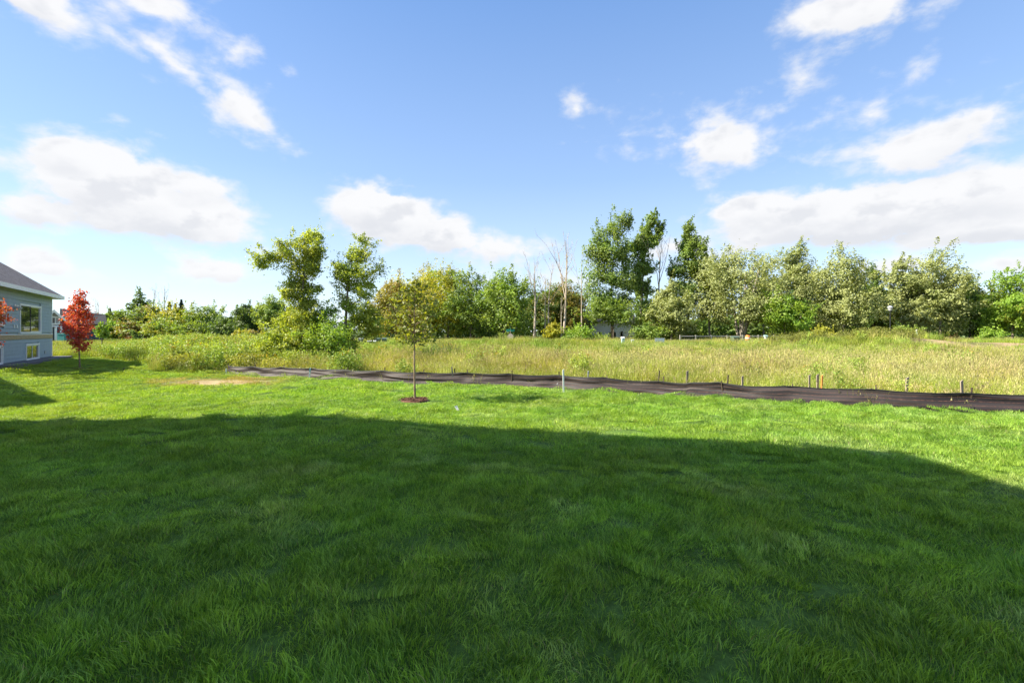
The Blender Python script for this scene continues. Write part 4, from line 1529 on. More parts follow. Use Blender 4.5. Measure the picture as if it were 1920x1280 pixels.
def saplings():
    p = G(778, 752)
    young_tree('sapling_tree', 'young olive green sapling with a slim trunk in a mulch ring on the lawn', p, hgt(507, p), 2.0, hgt(643, p), 'sapling', 0.115, 42, 61, pal2='yellow', mix2=0.2, per=14, tr=0.042)
    p = G(150, 694)
    young_tree('maple_tree', 'young maple with bright red leaves beside the blue house', p, hgt(534, p), 1.3, hgt(646, p), 'red', 0.13, 46, 62, pal2='orange', mix2=0.22, per=22, tr=0.045, cat='maple')
    p = W(-30, 22.5)
    young_tree('maple_tree', 'young maple with orange leaves cut by the left edge', p, hgt(525, p), 1.5, hgt(640, p), 'orange', 0.11, 44, 63, pal2='red', mix2=0.45, per=32, tr=0.045, cat='maple')


saplings()


# ------------------------------------------------------------------ scatter of blades and weeds (things nobody could count)
def blade_patch(name, n, rad, h, w, pal, seed, m, lean=0.5, segs=3, seed_heads=0.0, head_col=(0.40, 0.30, 0.16), tipw=0.1, hvar=0.35, dry=0.0, dry_col=(0.30, 0.27, 0.11)):
    r = np.random.default_rng(seed)
    q = rad * np.sqrt(r.random(n)); a = r.uniform(0, 6.28, n)
    bx, by = q * np.cos(a), q * np.sin(a)
    H = h * (1 - hvar + 2 * hvar * r.random(n))
    clump = vnoise(bx / rad * 2.2 + 7, by / rad * 2.2 + 3, seed)
    H *= 0.75 + 0.5 * clump
    dirn = vnoise(bx / rad * 1.5, by / rad * 1.5, seed + 5) * 9.0 + r.normal(0, 0.9, n)
    ln = lean * (0.3 + 0.9 * r.random(n))
    dx, dy = np.cos(dirn), np.sin(dirn)
    # width runs across the lean, turned at random
    fa = r.uniform(0, 6.28, n)
    sx, sy = np.cos(fa), np.sin(fa)
    Wd = w * (0.7 + 0.6 * r.random(n))
    tone = np.clip(0.2 + 0.6 * clump + r.normal(0, 0.42, n), 0, 1.3)
    cols = lerp_cols(pal, tone)
    if dry:
        dm = (r.random(n) < dry)[:, None]
        cols = np.where(dm, np.array(dry_col) * (0.7 + 0.6 * r.random((n, 1))), cols)
    Vs = []; Cs = []
    levels = np.linspace(0, 1, segs + 1)
    for j, t in enumerate(levels):
        off = ln * H * t ** 2
        z = H * (t - 0.35 * ln * t ** 2)
        cx, cy = bx + dx * off, by + dy * off
        if j < segs:
            ww = Wd * (1 - t * 0.75) * 0.5
            Vs.append(np.stack((cx - sx * ww, cy - sy * ww, z), 1)); Vs.append(np.stack((cx + sx * ww, cy + sy * ww, z), 1))
            Cs += [cols, cols]
        else:
            Vs.append(np.stack((cx, cy, z), 1)); Cs.append(cols)
    V = np.stack(Vs, 1)                       # n, 2*segs+1, 3
    C = np.stack(Cs, 1)
    k = 2 * segs + 1
    base = np.arange(n)[:, None] * k
    Q = np.concatenate([base + np.array((2 * j, 2 * j + 1, 2 * j + 3, 2 * j + 2)) for j in range(segs - 1)], 0) if segs > 1 else np.zeros((0, 4), int)
    Tt = base + np.array((2 * segs - 2, 2 * segs - 1, 2 * segs))
    V = V.reshape(-1, 3); C = C.reshape(-1, 3)
    tris = Tt
    if seed_heads:
        hs = np.where(r.random(n) < seed_heads)[0]
        tip = V.reshape(n, k, 3)[hs, -1]
        m_ = 5
        cc = np.repeat(tip, m_, 0) + r.normal(size=(len(hs) * m_, 3)) * np.array((w * 1.6, w * 1.6, h * 0.07))
        nn = r.normal(size=cc.shape) * np.array((1, 1, .15))
        tt = np.array(head_col) * (0.65 + 0.7 * r.random((len(cc), 1)))
        V2, T2, C2 = leaf_arrays(cc, nn, np.full(len(cc), h * 0.13) * (0.6 + .8 * r.random(len(cc))), tt, aspect=0.15, seed=seed, along=(0, 0, 1))
        tris = np.concatenate((tris, T2 + len(V)))
        V = np.concatenate((V, V2)); C = np.concatenate((C, C2))
    me = mesh_np(name, V, tris=tris, quads=Q, tint=C)
    me.materials.append(m)
    return bpy.data.objects.new(name, me)


def weed_patch(name, n_stem, rad, h, pal, seed, m, leaf=0.1, flower=0.0, flower_col=(0.55, 0.36, 0.03), per=26, stem_col=(0.08, 0.08, 0.03)):
    r = np.random.default_rng(seed)
    C = []; N = []; T = []; S = []
    paths = []
    for s in range(n_stem):
        q = rad * math.sqrt(r.random()); a = r.uniform(0, 6.28)
        H = h * r.uniform(0.6, 1.15)
        b = np.array((q * math.cos(a), q * math.sin(a), 0))
        e = b + np.array((r.normal() * .12 * H, r.normal() * .12 * H, H))
        P, rad_ = limb(r, b, e, 0.008, 0.003, 4, .05)
        paths.append((P, rad_))
        t = np.sort(r.random(per)) ** 0.8
        c = b + (e - b) * t[:, None]
        spread = leaf * (1.25 - 0.7 * t)[:, None]
        C.append(c + r.normal(size=(per, 3)) * spread * np.array((1, 1, .5)))
        N.append(np.array((0, 0, .6)) + r.normal(size=(per, 3)) * .6)
        tone = np.clip(.15 + .6 * t + r.normal(0, .22, per), 0, 1.2)
        cols = lerp_cols(pal, tone)
        S.append(leaf * (.7 + .8 * r.random(per)))
        if r.random() < flower:
            fl = t > 0.84
            cols[fl] = np.array(flower_col) * (.75 + .5 * r.random((fl.sum(), 1)))
        T.append(cols)
    C = np.concatenate(C); N = np.concatenate(N); T = np.concatenate(T); S = np.concatenate(S)
    V, F, tint = leaf_arrays(C, N, S, T, aspect=.4, seed=seed)
    V2, Q2 = tubes_np(paths, 3)
    t2 = np.tile(np.array(stem_col), (len(V2), 1))
    me = mesh_np(name, np.concatenate((V, V2)), tris=F, quads=Q2 + len(V), tint=np.concatenate((tint, t2)))
    me.materials.append(m)
    return bpy.data.objects.new(name, me)


def scatter(name, label, sources, pts, rot, scl, idx):
    """one object: points carrying rotation, scale and kind, dressed by geometry nodes"""
    me = bpy.data.meshes.new(name)
    n = len(pts)
    me.vertices.add(n)
    me.vertices.foreach_set('co', np.asarray(pts, np.float32).ravel())
    a = me.attributes.new('rot', 'FLOAT_VECTOR', 'POINT'); a.data.foreach_set('vector', np.asarray(rot, np.float32).ravel())
    a = me.attributes.new('scl', 'FLOAT_VECTOR', 'POINT'); a.data.foreach_set('vector', np.asarray(scl, np.float32).ravel())
    a = me.attributes.new('idx', 'INT', 'POINT'); a.data.foreach_set('value', np.asarray(idx, np.int32))
    o = bpy.data.objects.new(name, me)
    col.objects.link(o)
    for s in sources:
        for mm in s.data.materials:
            if mm.name not in [q.name for q in me.materials]:
                me.materials.append(mm)
    g = bpy.data.node_groups.new(name, 'GeometryNodeTree')
    g.interface.new_socket('Geometry', in_out='INPUT', socket_type='NodeSocketGeometry')
    g.interface.new_socket('Geometry', in_out='OUTPUT', socket_type='NodeSocketGeometry')
    N = g.nodes; Lk = g.links
    gi = N.new('NodeGroupInput'); go = N.new('NodeGroupOutput')
    join = N.new('GeometryNodeJoinGeometry')
    def attr(nm, ty):
        nd = N.new('GeometryNodeInputNamedAttribute'); nd.data_type = ty; nd.inputs[0].default_value = nm
        return [q for q in nd.outputs if q.enabled][0]
    rr = attr('rot', 'FLOAT_VECTOR'); ss = attr('scl', 'FLOAT_VECTOR'); ii = attr('idx', 'INT')
    e2r = N.new('FunctionNodeEulerToRotation'); Lk.new(rr, e2r.inputs[0])
    for k, s in enumerate(sources):
        cmp_ = N.new('FunctionNodeCompare'); cmp_.data_type = 'INT'; cmp_.operation = 'EQUAL'
        ins = [q for q in cmp_.inputs if q.enabled]
        Lk.new(ii, ins[0]); ins[1].default_value = k
        oi = N.new('GeometryNodeObjectInfo'); oi.inputs['Object'].default_value = s; oi.inputs['As Instance'].default_value = True
        ip = N.new('GeometryNodeInstanceOnPoints')
        Lk.new(gi.outputs[0], ip.inputs['Points']); Lk.new(cmp_.outputs[0], ip.inputs['Selection'])
        Lk.new(oi.outputs['Geometry'], ip.inputs['Instance'])
        Lk.new(e2r.outputs[0], ip.inputs['Rotation']); Lk.new(ss, ip.inputs['Scale'])
        Lk.new(ip.outputs[0], join.inputs[0])
    Lk.new(join.outputs[0], go.inputs[0])
    md = o.modifiers.new('scatter', 'NODES'); md.node_group = g
    tag(o, label, kind='stuff')
    return o


def jitter_grid(x0, x1, y0, y1, step, seed):
    r = np.random.default_rng(seed)
    xs = np.arange(x0, x1, step); ys = np.arange(y0, y1, step)
    X, Y = np.meshgrid(xs, ys)
    X = X.ravel() + r.uniform(-.5, .5, X.size) * step
    Y = Y.ravel() + r.uniform(-.5, .5, Y.size) * step
    return X, Y


def lawn_zones(nt, c):
    geo = nt.node('ShaderNodeNewGeometry')
    P = geo.outputs['Position']
    # finer, bluer fescue patches
    n = nt.noise(P, 0.55, 3, 0.6)
    f = nt.ramp(n, 0.54, 0.64, 0.0, 0.75)
    c = nt.mix(f, c, nt.mix(1.0, c, (1.35, 1.12, 2.3), 'MULTIPLY'))
    # long soft mowing bands across the yard
    n2 = nt.noise(nt.mapping(P, scale=(0.10, 0.75, 1)), 1.0, 3, 0.6)
    k = nt.ramp(n2, 0.3, 0.7, 0.90, 1.12)
    vm = nt.node('ShaderNodeVectorMath', operation='SCALE'); nt.l.new(c, vm.inputs[0]); nt.l.new(k, vm.inputs['Scale'])
    c = vm.outputs[0]
    # thin, sun-bleached turf toward the left rear
    sp = nt.node('ShaderNodeSeparateXYZ'); nt.l.new(P, sp.inputs[0])
    w = nt.ramp(nt.m('SUBTRACT', nt.m('MULTIPLY', sp.outputs[0], -1.0), nt.m('MULTIPLY', sp.outputs[1], 0.05)), 5.0, 16.0)
    w = nt.m('MULTIPLY', w, nt.ramp(nt.noise(nt.mapping(P, scale=(0.5, 1.3, 1)), 0.9, 4, 0.65), 0.35, 0.65, 0.1, 0.75))
    c = nt.mix(w, c, (0.26, 0.32, 0.045))
    dx = nt.m('DIVIDE', nt.m('ADD', nt.m('SUBTRACT', sp.outputs[0], float(PATCH[0])), nt.m('MULTIPLY', nt.m('SUBTRACT', sp.outputs[1], float(PATCH[1])), 0.3)), 3.4)
    dy = nt.m('DIVIDE', nt.m('SUBTRACT', sp.outputs[1], float(PATCH[1])), 2.4)
    q = nt.m('ADD', nt.m('MULTIPLY', dx, dx), nt.m('MULTIPLY', dy, dy))
    q = nt.m('ADD', q, nt.m('MULTIPLY', nt.m('SUBTRACT', nt.noise(P, 1.3, 4, 0.65), 0.5), 2.2))
    return nt.mix(nt.ramp(q, 0.3, 1.3, 0.9, 0.0), c, (0.36, 0.27, 0.13))


def lawn():
    m = leaf_mat('lawn_blade', 0.45, 0.42, wild=0.13, wscale=1.1, spec=0.32, zones=lawn_zones)
    pal = ((0.070, 0.155, 0.018), (0.285, 0.440, 0.064))
    srcs = []
    for s in range(5):
        srcs.append(blade_patch('blades', 1000, 0.34, 0.068, 0.0055, pal, 100 + s, m, lean=0.75, segs=3, dry=0.02))
    for s in range(4):
        srcs.append(blade_patch('blades', 1200, 0.50, 0.070, 0.0075, pal, 120 + s, m, lean=0.8, segs=2, dry=0.03))
    for s in range(4):
        srcs.append(blade_patch('blades', 1300, 0.85, 0.065, 0.013, pal, 140 + s, m, lean=0.7, segs=2, dry=0.03))
    P = []; Ro = []; Sc = []; Id = []
    r = np.random.default_rng(5)
    for step, y0, y1, ids in ((0.34, 0.6, 7.5, (0, 5)), (0.52, 7.5, 16.5, (5, 9)), (0.85, 16.5, 36.0, (9, 13))):
        X, Y = jitter_grid(-46, 46, y0, y1, step, int(step * 100))
        k = (np.abs(X) < 1.22 * Y + 2.2) & inside(LAWN, X, Y)
        k &= ~in_house(X, Y, 0.9)
        k &= np.hypot(X - SAP[0], Y - SAP[1]) > 0.98
        d2 = ((X - PATCH[0] + (Y - PATCH[1]) * 0.3) / 2.4) ** 2 + ((Y - PATCH[1]) / 1.3) ** 2
        k &= ~((d2 < 1) & (r.random(len(X)) < 0.75))
        X, Y = X[k], Y[k]
        P.append(np.stack((X, Y, zground(X, Y) - 0.004), 1))
        m_ = len(X)
        Ro.append(np.stack((r.normal(0, .12, m_), r.normal(0, .12, m_), r.uniform(0, 6.28, m_)), 1))
        hz = (0.45 + 0.55 * vnoise(X * 1.3, Y * 1.3, 21) + 0.45 * vnoise(X * .5, Y * .9, 22)) * (0.85 + .3 * r.random(m_))
        # turf near the bare spot and by the far left is cut shorter
        s = 0.9 + .2 * r.random(m_)
        Sc.append(np.stack((s, s, hz), 1))
        Id.append(r.integers(ids[0], ids[1], m_))
    scatter('lawn_grass', 'mown green lawn grass between the houses and the silt fence', srcs, np.concatenate(P), np.concatenate(Ro), np.concatenate(Sc), np.concatenate(Id))


lawn()


def meadow():
    m = leaf_mat('meadow_blade', 0.55, 0.3, wild=0.32, wscale=0.45, spec=0.25)
    green = ((0.17, 0.225, 0.028), (0.34, 0.38, 0.06))
    lush = ((0.12, 0.185, 0.024), (0.23, 0.30, 0.042))
    tan = ((0.22, 0.28, 0.055), (0.42, 0.43, 0.14))
    hc = (0.42, 0.39, 0.18)
    srcs = []
    # near, 1 m patches: 0-2 yellow green, 3-5 tan with seed heads, 6-7 lush
    for s in range(3): srcs.append(blade_patch('stems', 420, 0.75, 0.76, 0.011, green, 200 + s, m, lean=0.30, segs=3, hvar=.5, seed_heads=0.08, head_col=hc, dry=0.22))
    for s in range(3): srcs.append(blade_patch('stems', 420, 0.75, 0.88, 0.009, tan, 210 + s, m, lean=0.30, segs=3, hvar=.5, seed_heads=0.22, head_col=hc, dry=0.1))
    for s in range(2): srcs.append(blade_patch('stems', 330, 0.75, 0.62, 0.014, lush, 220 + s, m, lean=0.45, segs=3, seed_heads=0.04, head_col=hc, dry=0.1))
    # far, 2.4 m patches: 8-9 green, 10-11 tan, 12-13 lush
    for s in range(2): srcs.append(blade_patch('stems', 420, 1.9, 0.75, 0.035, green, 230 + s, m, lean=0.35, segs=2, seed_heads=0.10, head_col=hc, dry=0.2))
    for s in range(2): srcs.append(blade_patch('stems', 420, 1.9, 0.85, 0.030, tan, 240 + s, m, lean=0.3, segs=2, hvar=.5, seed_heads=0.15, head_col=hc))
    for s in range(2): srcs.append(blade_patch('stems', 420, 1.9, 0.72, 0.038, lush, 250 + s, m, lean=0.4, segs=2, seed_heads=0.03, head_col=hc))
    r = np.random.default_rng(15)
    P = []; Ro = []; Sc = []; Id = []
    for step, y0, y1, near in ((0.80, 11.0, 36.0, True), (1.75, 36.0, 92.0, False)):
        X, Y = jitter_grid(-115, 115, y0, y1, step, int(step * 77))
        ok = (np.abs(X) < 1.2 * Y + 3) & ~inside(LAWN, X, Y)
        # keep the footprint of the fence clear
        dmin = np.full(len(X), 99.0)
        for (a, b) in zip(FENCE[:-1], FENCE[1:]):
            ab = b - a
            t = np.clip(((X - a[0]) * ab[0] + (Y - a[1]) * ab[1]) / (ab @ ab), 0, 1)
            dmin = np.minimum(dmin, np.hypot(X - a[0] - t * ab[0], Y - a[1] - t * ab[1]))
        ok &= dmin > 0.55
        ok &= ~in_house(X, Y, 1.0)
        ok &= ~inside([(44, 47), (75, 51), (80, 61), (46, 59)], X, Y)
        ok &= ~((X < -20) & (Y > 88 + (X + 100) * 0.1)) 
        X, Y, dm = X[ok], Y[ok], dmin[ok]
        m_ = len(X)
        tz = vnoise(X * .13, Y * .22, 31) * .6 + vnoise(X * .5, Y * .6, 32) * .4
        tanp = np.clip(0.35 + 2.2 * (tz - .42), 0, 1)
        band = smooth((dm - 2.0) / 3.0) * (1 - smooth((dm - 11.0) / 9.0))         # dry strip some way behind the fence
        tanp = (tanp * (0.08 + 0.40 * band)) * np.where(X < -13, .25, 1.0)
        lushp = np.clip(vnoise(X * .17 + 9, Y * .2, 33) - .35, 0, 1) + .5 * np.exp(-((Y - 52) / 9.0) ** 2) + np.where(X < -13, .35, 0) + 1.2 * np.exp(-((X - .5) / 11.0) ** 2 - ((Y - 56) / 6.0) ** 2)
        u = r.random(m_)
        kind = np.where(u < tanp, 1, np.where(r.random(m_) < lushp, 2, 0))
        if near:
            Id.append(np.where(kind == 0, r.integers(0, 3, m_), np.where(kind == 1, r.integers(3, 6, m_), r.integers(6, 8, m_))))
        else:
            Id.append(np.where(kind == 0, r.integers(8, 10, m_), np.where(kind == 1, r.integers(10, 12, m_), r.integers(12, 14, m_))))
        P.append(np.stack((X, Y, zground(X, Y) - .02), 1))
        Ro.append(np.stack((r.normal(0, .06, m_), r.normal(0, .06, m_), r.uniform(0, 6.28, m_)), 1))
        hs = (0.38 + .58 * vnoise(X * .3, Y * .3, 34) + .42 * vnoise(X * 1.1, Y * 1.1, 35)) * np.clip(.62 + dm * .18, .6, 1.0)
        hs = hs * np.where(Y > 62, 0.72, 1.0) * np.where(X + .38 * Y < -2, .72, 1.0)
        s = .9 + .2 * r.random(m_)
        Sc.append(np.stack((s, s, hs), 1))
    scatter('meadow_grass', 'tall yellow green and straw coloured meadow grass behind the silt fence', srcs, np.concatenate(P), np.concatenate(Ro), np.concatenate(Sc), np.concatenate(Id))
    # leafy weeds: dense on the left, sprinkled through the rest
    mw = leaf_mat('weed_leaf', 0.5, 0.3, wild=0.25, wscale=0.4)
    ws = [weed_patch('weeds', 26, .62, 1.5, GREEN['weed'], 300 + s, mw, leaf=.12, flower=0.03 * s, per=34) for s in range(4)]
    ws += [weed_patch('weeds', 20, .6, 1.0, ((0.20, 0.225, 0.035), (0.33, 0.345, 0.06)), 310 + s, mw, leaf=.11, flower=.10, flower_col=(.42, .38, .04), per=30) for s in range(2)]
    ws += [weed_patch('weeds', 5, .45, 1.45, ((0.10, 0.06, 0.03), (0.17, 0.10, 0.05)), 320, mw, leaf=.055, per=50, stem_col=(0.10, 0.065, 0.035))]
    X, Y = jitter_grid(-75, -7, 24, 62, 0.92, 9)
    lim = inside(LAWN, X, Y)
    n = (X - WALL_P[0]) * WALL_N[0] + (Y - WALL_P[1]) * WALL_N[1]
    dens = np.clip((-X - 0.42 * Y + 3) / 4, 0, 1) * np.clip((60 - Y) / 16, 0, 1)
    keep = ~lim & (r.random(len(X)) < dens) & (n > 2.2) & (np.abs(X) < 1.2 * Y)
    dmin = np.full(len(X), 9.0)
    for (a, b) in zip(FENCE[:-1], FENCE[1:]):
        ab = b - a
        t = np.clip(((X - a[0]) * ab[0] + (Y - a[1]) * ab[1]) / (ab @ ab), 0, 1)
        dmin = np.minimum(dmin, np.hypot(X - a[0] - t * ab[0], Y - a[1] - t * ab[1]))
    keep &= dmin > .9
    X, Y = X[keep], Y[keep]
    m_ = len(X)
    u = r.random(m_)
    ye = vnoise(X * .25, Y * .25, 41) > .58
    idx = np.where(u < .03, 6, np.where(ye & (u < .7), r.integers(4, 6, m_), r.integers(0, 4, m_)))
    s = (.72 + .5 * vnoise(X * .5, Y * .5, 42)) * np.where(X / Y < -.74, .72, 1.0)
    # lower at the lawn edge, higher toward the middle
    A = [np.stack((X, Y, zground(X, Y) - .03), 1)]; B = [np.stack((r.normal(0, .08, m_), r.normal(0, .08, m_), r.uniform(0, 6.28, m_)), 1)]; Cc = [np.stack((s, s, s), 1)]; Dd = [idx]
    X, Y = jitter_grid(-12, 60, 14, 62, 2.3, 19)
    keep = ~inside(LAWN, X, Y) & (r.random(len(X)) < .42) & (np.abs(X) < 1.2 * Y)
    dmin = np.full(len(X), 9.0)
    for (a, b) in zip(FENCE[:-1], FENCE[1:]):
        ab = b - a
        t = np.clip(((X - a[0]) * ab[0] + (Y - a[1]) * ab[1]) / (ab @ ab), 0, 1)
        dmin = np.minimum(dmin, np.hypot(X - a[0] - t * ab[0], Y - a[1] - t * ab[1]))
    keep &= dmin > .8
    keep &= ~inside([(44, 47), (75, 51), (80, 61), (46, 59)], X, Y)
    X, Y = X[keep], Y[keep]; m_ = len(X)
    A.append(np.stack((X, Y, zground(X, Y) - .03), 1)); B.append(np.stack((np.zeros(m_), np.zeros(m_), r.uniform(0, 6.28, m_)), 1))
    s = .45 + .5 * r.random(m_) ** 1.5; Cc.append(np.stack((s, s, s), 1)); Dd.append(np.where(r.random(m_) < .13, 6, r.integers(0, 6, m_)))
    scatter('meadow_weeds', 'leafy tall weeds and goldenrod growing thick left of the willows', ws, np.concatenate(A), np.concatenate(B), np.concatenate(Cc), np.concatenate(Dd))


meadow()


def woods():
    """dark undergrowth and far wood behind the row of trees, one mass"""
    r = np.random.default_rng(77)
    C = []; S = []; T = []; N = []
    n = 30000
    px = r.uniform(690, 2250, n); Y = r.uniform(96, 112, n)
    x = (px - 960) / FPX * Y
    gap = (px > 1084) & (px < 1192) & (Y < 118)
    top = 4.0 + 5.5 * vnoise(x * .12, Y * .05, 3) + 2.0 * vnoise(x * .5, Y * .1, 4)
    top = np.where((px > 1270) & (px < 1510), top * .75, top)
    z = top * r.random(n) ** .8
    keep = ~gap
    x, Y, z = x[keep], Y[keep], z[keep]; n = len(x)
    C = np.stack((x, Y, z + 0.1), 1)
    N = r.normal(size=(n, 3)) + np.array((0, -.4, .5))
    T = lerp_cols(GREEN['dark'], np.clip(r.normal(.5, .35, n), 0, 1.3))
    V, F, tint = leaf_arrays(C, N, 1.0 * (.6 + .8 * r.random(n)), T, seed=5)
    n = 9000
    x = r.uniform(-420, 420, n); Y = r.uniform(300, 340, n)
    top = 5 + 7 * vnoise(x * .02, 0 * x, 8) + 3 * vnoise(x * .1, 0 * x, 9)
    C2 = np.stack((x, Y, top * r.random(n)), 1)
    T2 = lerp_cols(GREEN['dark'], np.clip(r.normal(.8, .35, n), 0, 1.5))
    V2, F2, t2 = leaf_arrays(C2, r.normal(size=(n, 3)) + np.array((0, -.4, .5)), 2.6 * (.6 + .8 * r.random(n)), T2, seed=6)
    me = mesh_np('woods', np.concatenate((V, V2)), tris=np.concatenate((F, F2 + len(V))), tint=np.concatenate((tint, t2)))
    tag(link('woods', me, M['leaf']), 'dark wood and undergrowth behind the row of trees', kind='stuff')


woods()


# ------------------------------------------------------------------ silt fences
def silt_fence(name, label, line, height, seed, stake_px=(), step=0.14, dark=False):
    r = np.random.default_rng(seed)
    line = [np.array(p[:2], float) for p in line]
    # smooth resample
    seg = [0.0]
    for a, b in zip(line[:-1], line[1:]):
        seg.append(seg[-1] + np.linalg.norm(b - a))
    s = np.arange(0, seg[-1], step)
    L = np.array(line)
    x = np.interp(s, seg, L[:, 0]); y = np.interp(s, seg, L[:, 1])
    k = np.ones(9) / 9
    xp = np.convolve(np.pad(x, 4, 'edge'), k, 'valid'); yp = np.convolve(np.pad(y, 4, 'edge'), k, 'valid')
    tx, ty = np.gradient(xp), np.gradient(yp)
    nl = np.hypot(tx, ty); tx /= nl; ty /= nl
    nx, ny = -ty, tx
    flip = np.where(nx * (0 - xp) + ny * (0 - yp) < 0, -1, 1)      # normal towards the lawn
    nx, ny = nx * flip, ny * flip
    rows = 13
    V = []
    z0 = zground(xp, yp)
    sp = 2.1
    ph = (s / sp) % 1.0
    sag = 4 * ph * (1 - ph)
    hh = height * (1.0 + .10 * (vnoise(s * .35, s * 0, seed) - .5)) - .05 * sag * (.5 + vnoise(s * .2, s * 0, seed + 1))
    for j in range(rows):
        v = j / (rows - 1)
        # billow between the posts, long slack folds, a toe lying out on the turf
        fold = (vnoise(s * .45 + v * 1.2, s * 0 + v * 3.6, seed + 3) - .5) * .18 * np.sin(math.pi * min(1, v * 1.05)) ** .7
        fold2 = (vnoise(s * 1.1 - v * .8, s * 0 + v * 7.5, seed + 4) - .5) * .10 * (1 - v * .6)
        fine = (vnoise(s * 3.1, s * 0 + v * 12, seed + 6) - .5) * .025 * (1 - v * .5)
        bil = .06 * sag * math.sin(math.pi * v)
        toe = .22 * (1 - v) ** 3.0
        off = fold + fold2 + fine + bil + toe
        zz = z0 - .03 + hh * (v ** 1.0) + (vnoise(s * .6, s * 0 + v * 3, seed + 5) - .5) * .05 * math.sin(math.pi * v)
        V.append(np.stack((xp + nx * off, yp + ny * off, zz), 1))
    V = np.stack(V, 1)
    n = len(s)
    o0 = np.array((xp[n // 2], yp[n // 2], z0[n // 2]))
    root = thing(name, o0, label, 'silt fence')
    i = np.arange(n * rows).reshape(n, rows)
    q = np.stack((i[:-1, :-1], i[1:, :-1], i[1:, 1:], i[:-1, 1:]), -1).reshape(-1, 4)
    me = mesh_np('fabric', V.reshape(-1, 3) - o0, quads=q, smooth_shade=True)
    uv = me.uv_layers.new(name='UVMap')
    lv = np.zeros(len(me.loops), np.int32); me.loops.foreach_get('vertex_index', lv)
    u = np.repeat(s, rows)[lv]; w = np.tile(np.linspace(0, height, rows), n)[lv]
    uv.data.foreach_set('uv', np.stack((u, w), 1).astype(np.float32).ravel())
    f = link('fabric', me, M['fabric'], root)
    so = f.modifiers.new('thick', 'SOLIDIFY'); so.thickness = 0.004
    # hem rolled round a cord along the top
    top = V[:, -1] - o0
    idx = np.arange(0, n, 2)
    V2, Q2 = tubes_np([(top[idx] + np.array((0, 0, .004)), np.full(len(idx), .014))], 5)
    link('hem', mesh_np('hem', V2, quads=Q2, smooth_shade=True), M['metal_dark'], root)
    # support stakes behind the fabric
    for kk, sx in enumerate(np.arange(.15, seg[-1], sp)):
        j = min(n - 1, int(sx / step))
        b = np.array((xp[j] - nx[j] * .05, yp[j] - ny[j] * .05, z0[j])) - o0
        h = height + r.uniform(.02, .14)
        MB().box(-.016, .016, -.016, .016, -.2, h, Matrix.Translation(b) @ Matrix.Rotation(r.normal(0, .05), 4, 'Y') @ Matrix.Rotation(r.normal(0, .05), 4, 'X') @ Matrix.Rotation(math.atan2(ty[j], tx[j]), 4, 'Z')).build('stake', M['dark_wood'], root)
    return root


silt_fence('silt_fence', 'long dark slack silt fence between the lawn and the meadow', FENCE, 0.55, 3)
far_line = [W(1245, 44)[:2], W(1330, 43.5)[:2], W(1400, 43)[:2], W(1475, 42.5)[:2]]
silt_fence('silt_fence', 'short dark silt fence half buried in the grass below the silver maple', far_line, 0.72, 5, step=.3)
far_line = [W(1790, 40)[:2], W(1840, 39.5)[:2], W(1900, 39)[:2], W(1960, 39)[:2]]
silt_fence('silt_fence', 'dark silt fence remnant in the grass below the dirt plot', far_line, 0.72, 6, step=.3)


# ------------------------------------------------------------------ stakes, flags and other small things
def stake(name, label, px, base, top, m, w=0.035, t=0.018, tilt=0.0, group=None, Y=None, cat='stake', point=True, capm=None, caph=0.0):
    p = G(px, base) if Y is None else W(px, Y)
    h = hgt(top, p)
    root = thing(name, p, label, cat, group, rz=0.15)
    mb = MB()
    s = -0.25
    Mx = Matrix.Rotation(R(tilt), 4, 'Y')
    v = [(-w / 2, -t / 2, s), (w / 2, -t / 2, s), (w / 2, t / 2, s), (-w / 2, t / 2, s), (-w / 2, -t / 2, h - w * .5), (w / 2, -t / 2, h), (w / 2, t / 2, h), (-w / 2, t / 2, h - w * .5)]
    mb.add([Mx @ Vector(q) for q in v], [(0, 3, 2, 1), (4, 5, 6, 7), (0, 1, 5, 4), (1, 2, 6, 5), (2, 3, 7, 6), (3, 0, 4, 7)])
    mb.build('post', m, root, bevel=.002)
    if capm is not None:
        MB().box(-w / 2 - .003, w / 2 + .003, -t / 2 - .003, t / 2 + .003, h - caph, h - w * .55, Mx).build('painted_band', capm, root)
    return root


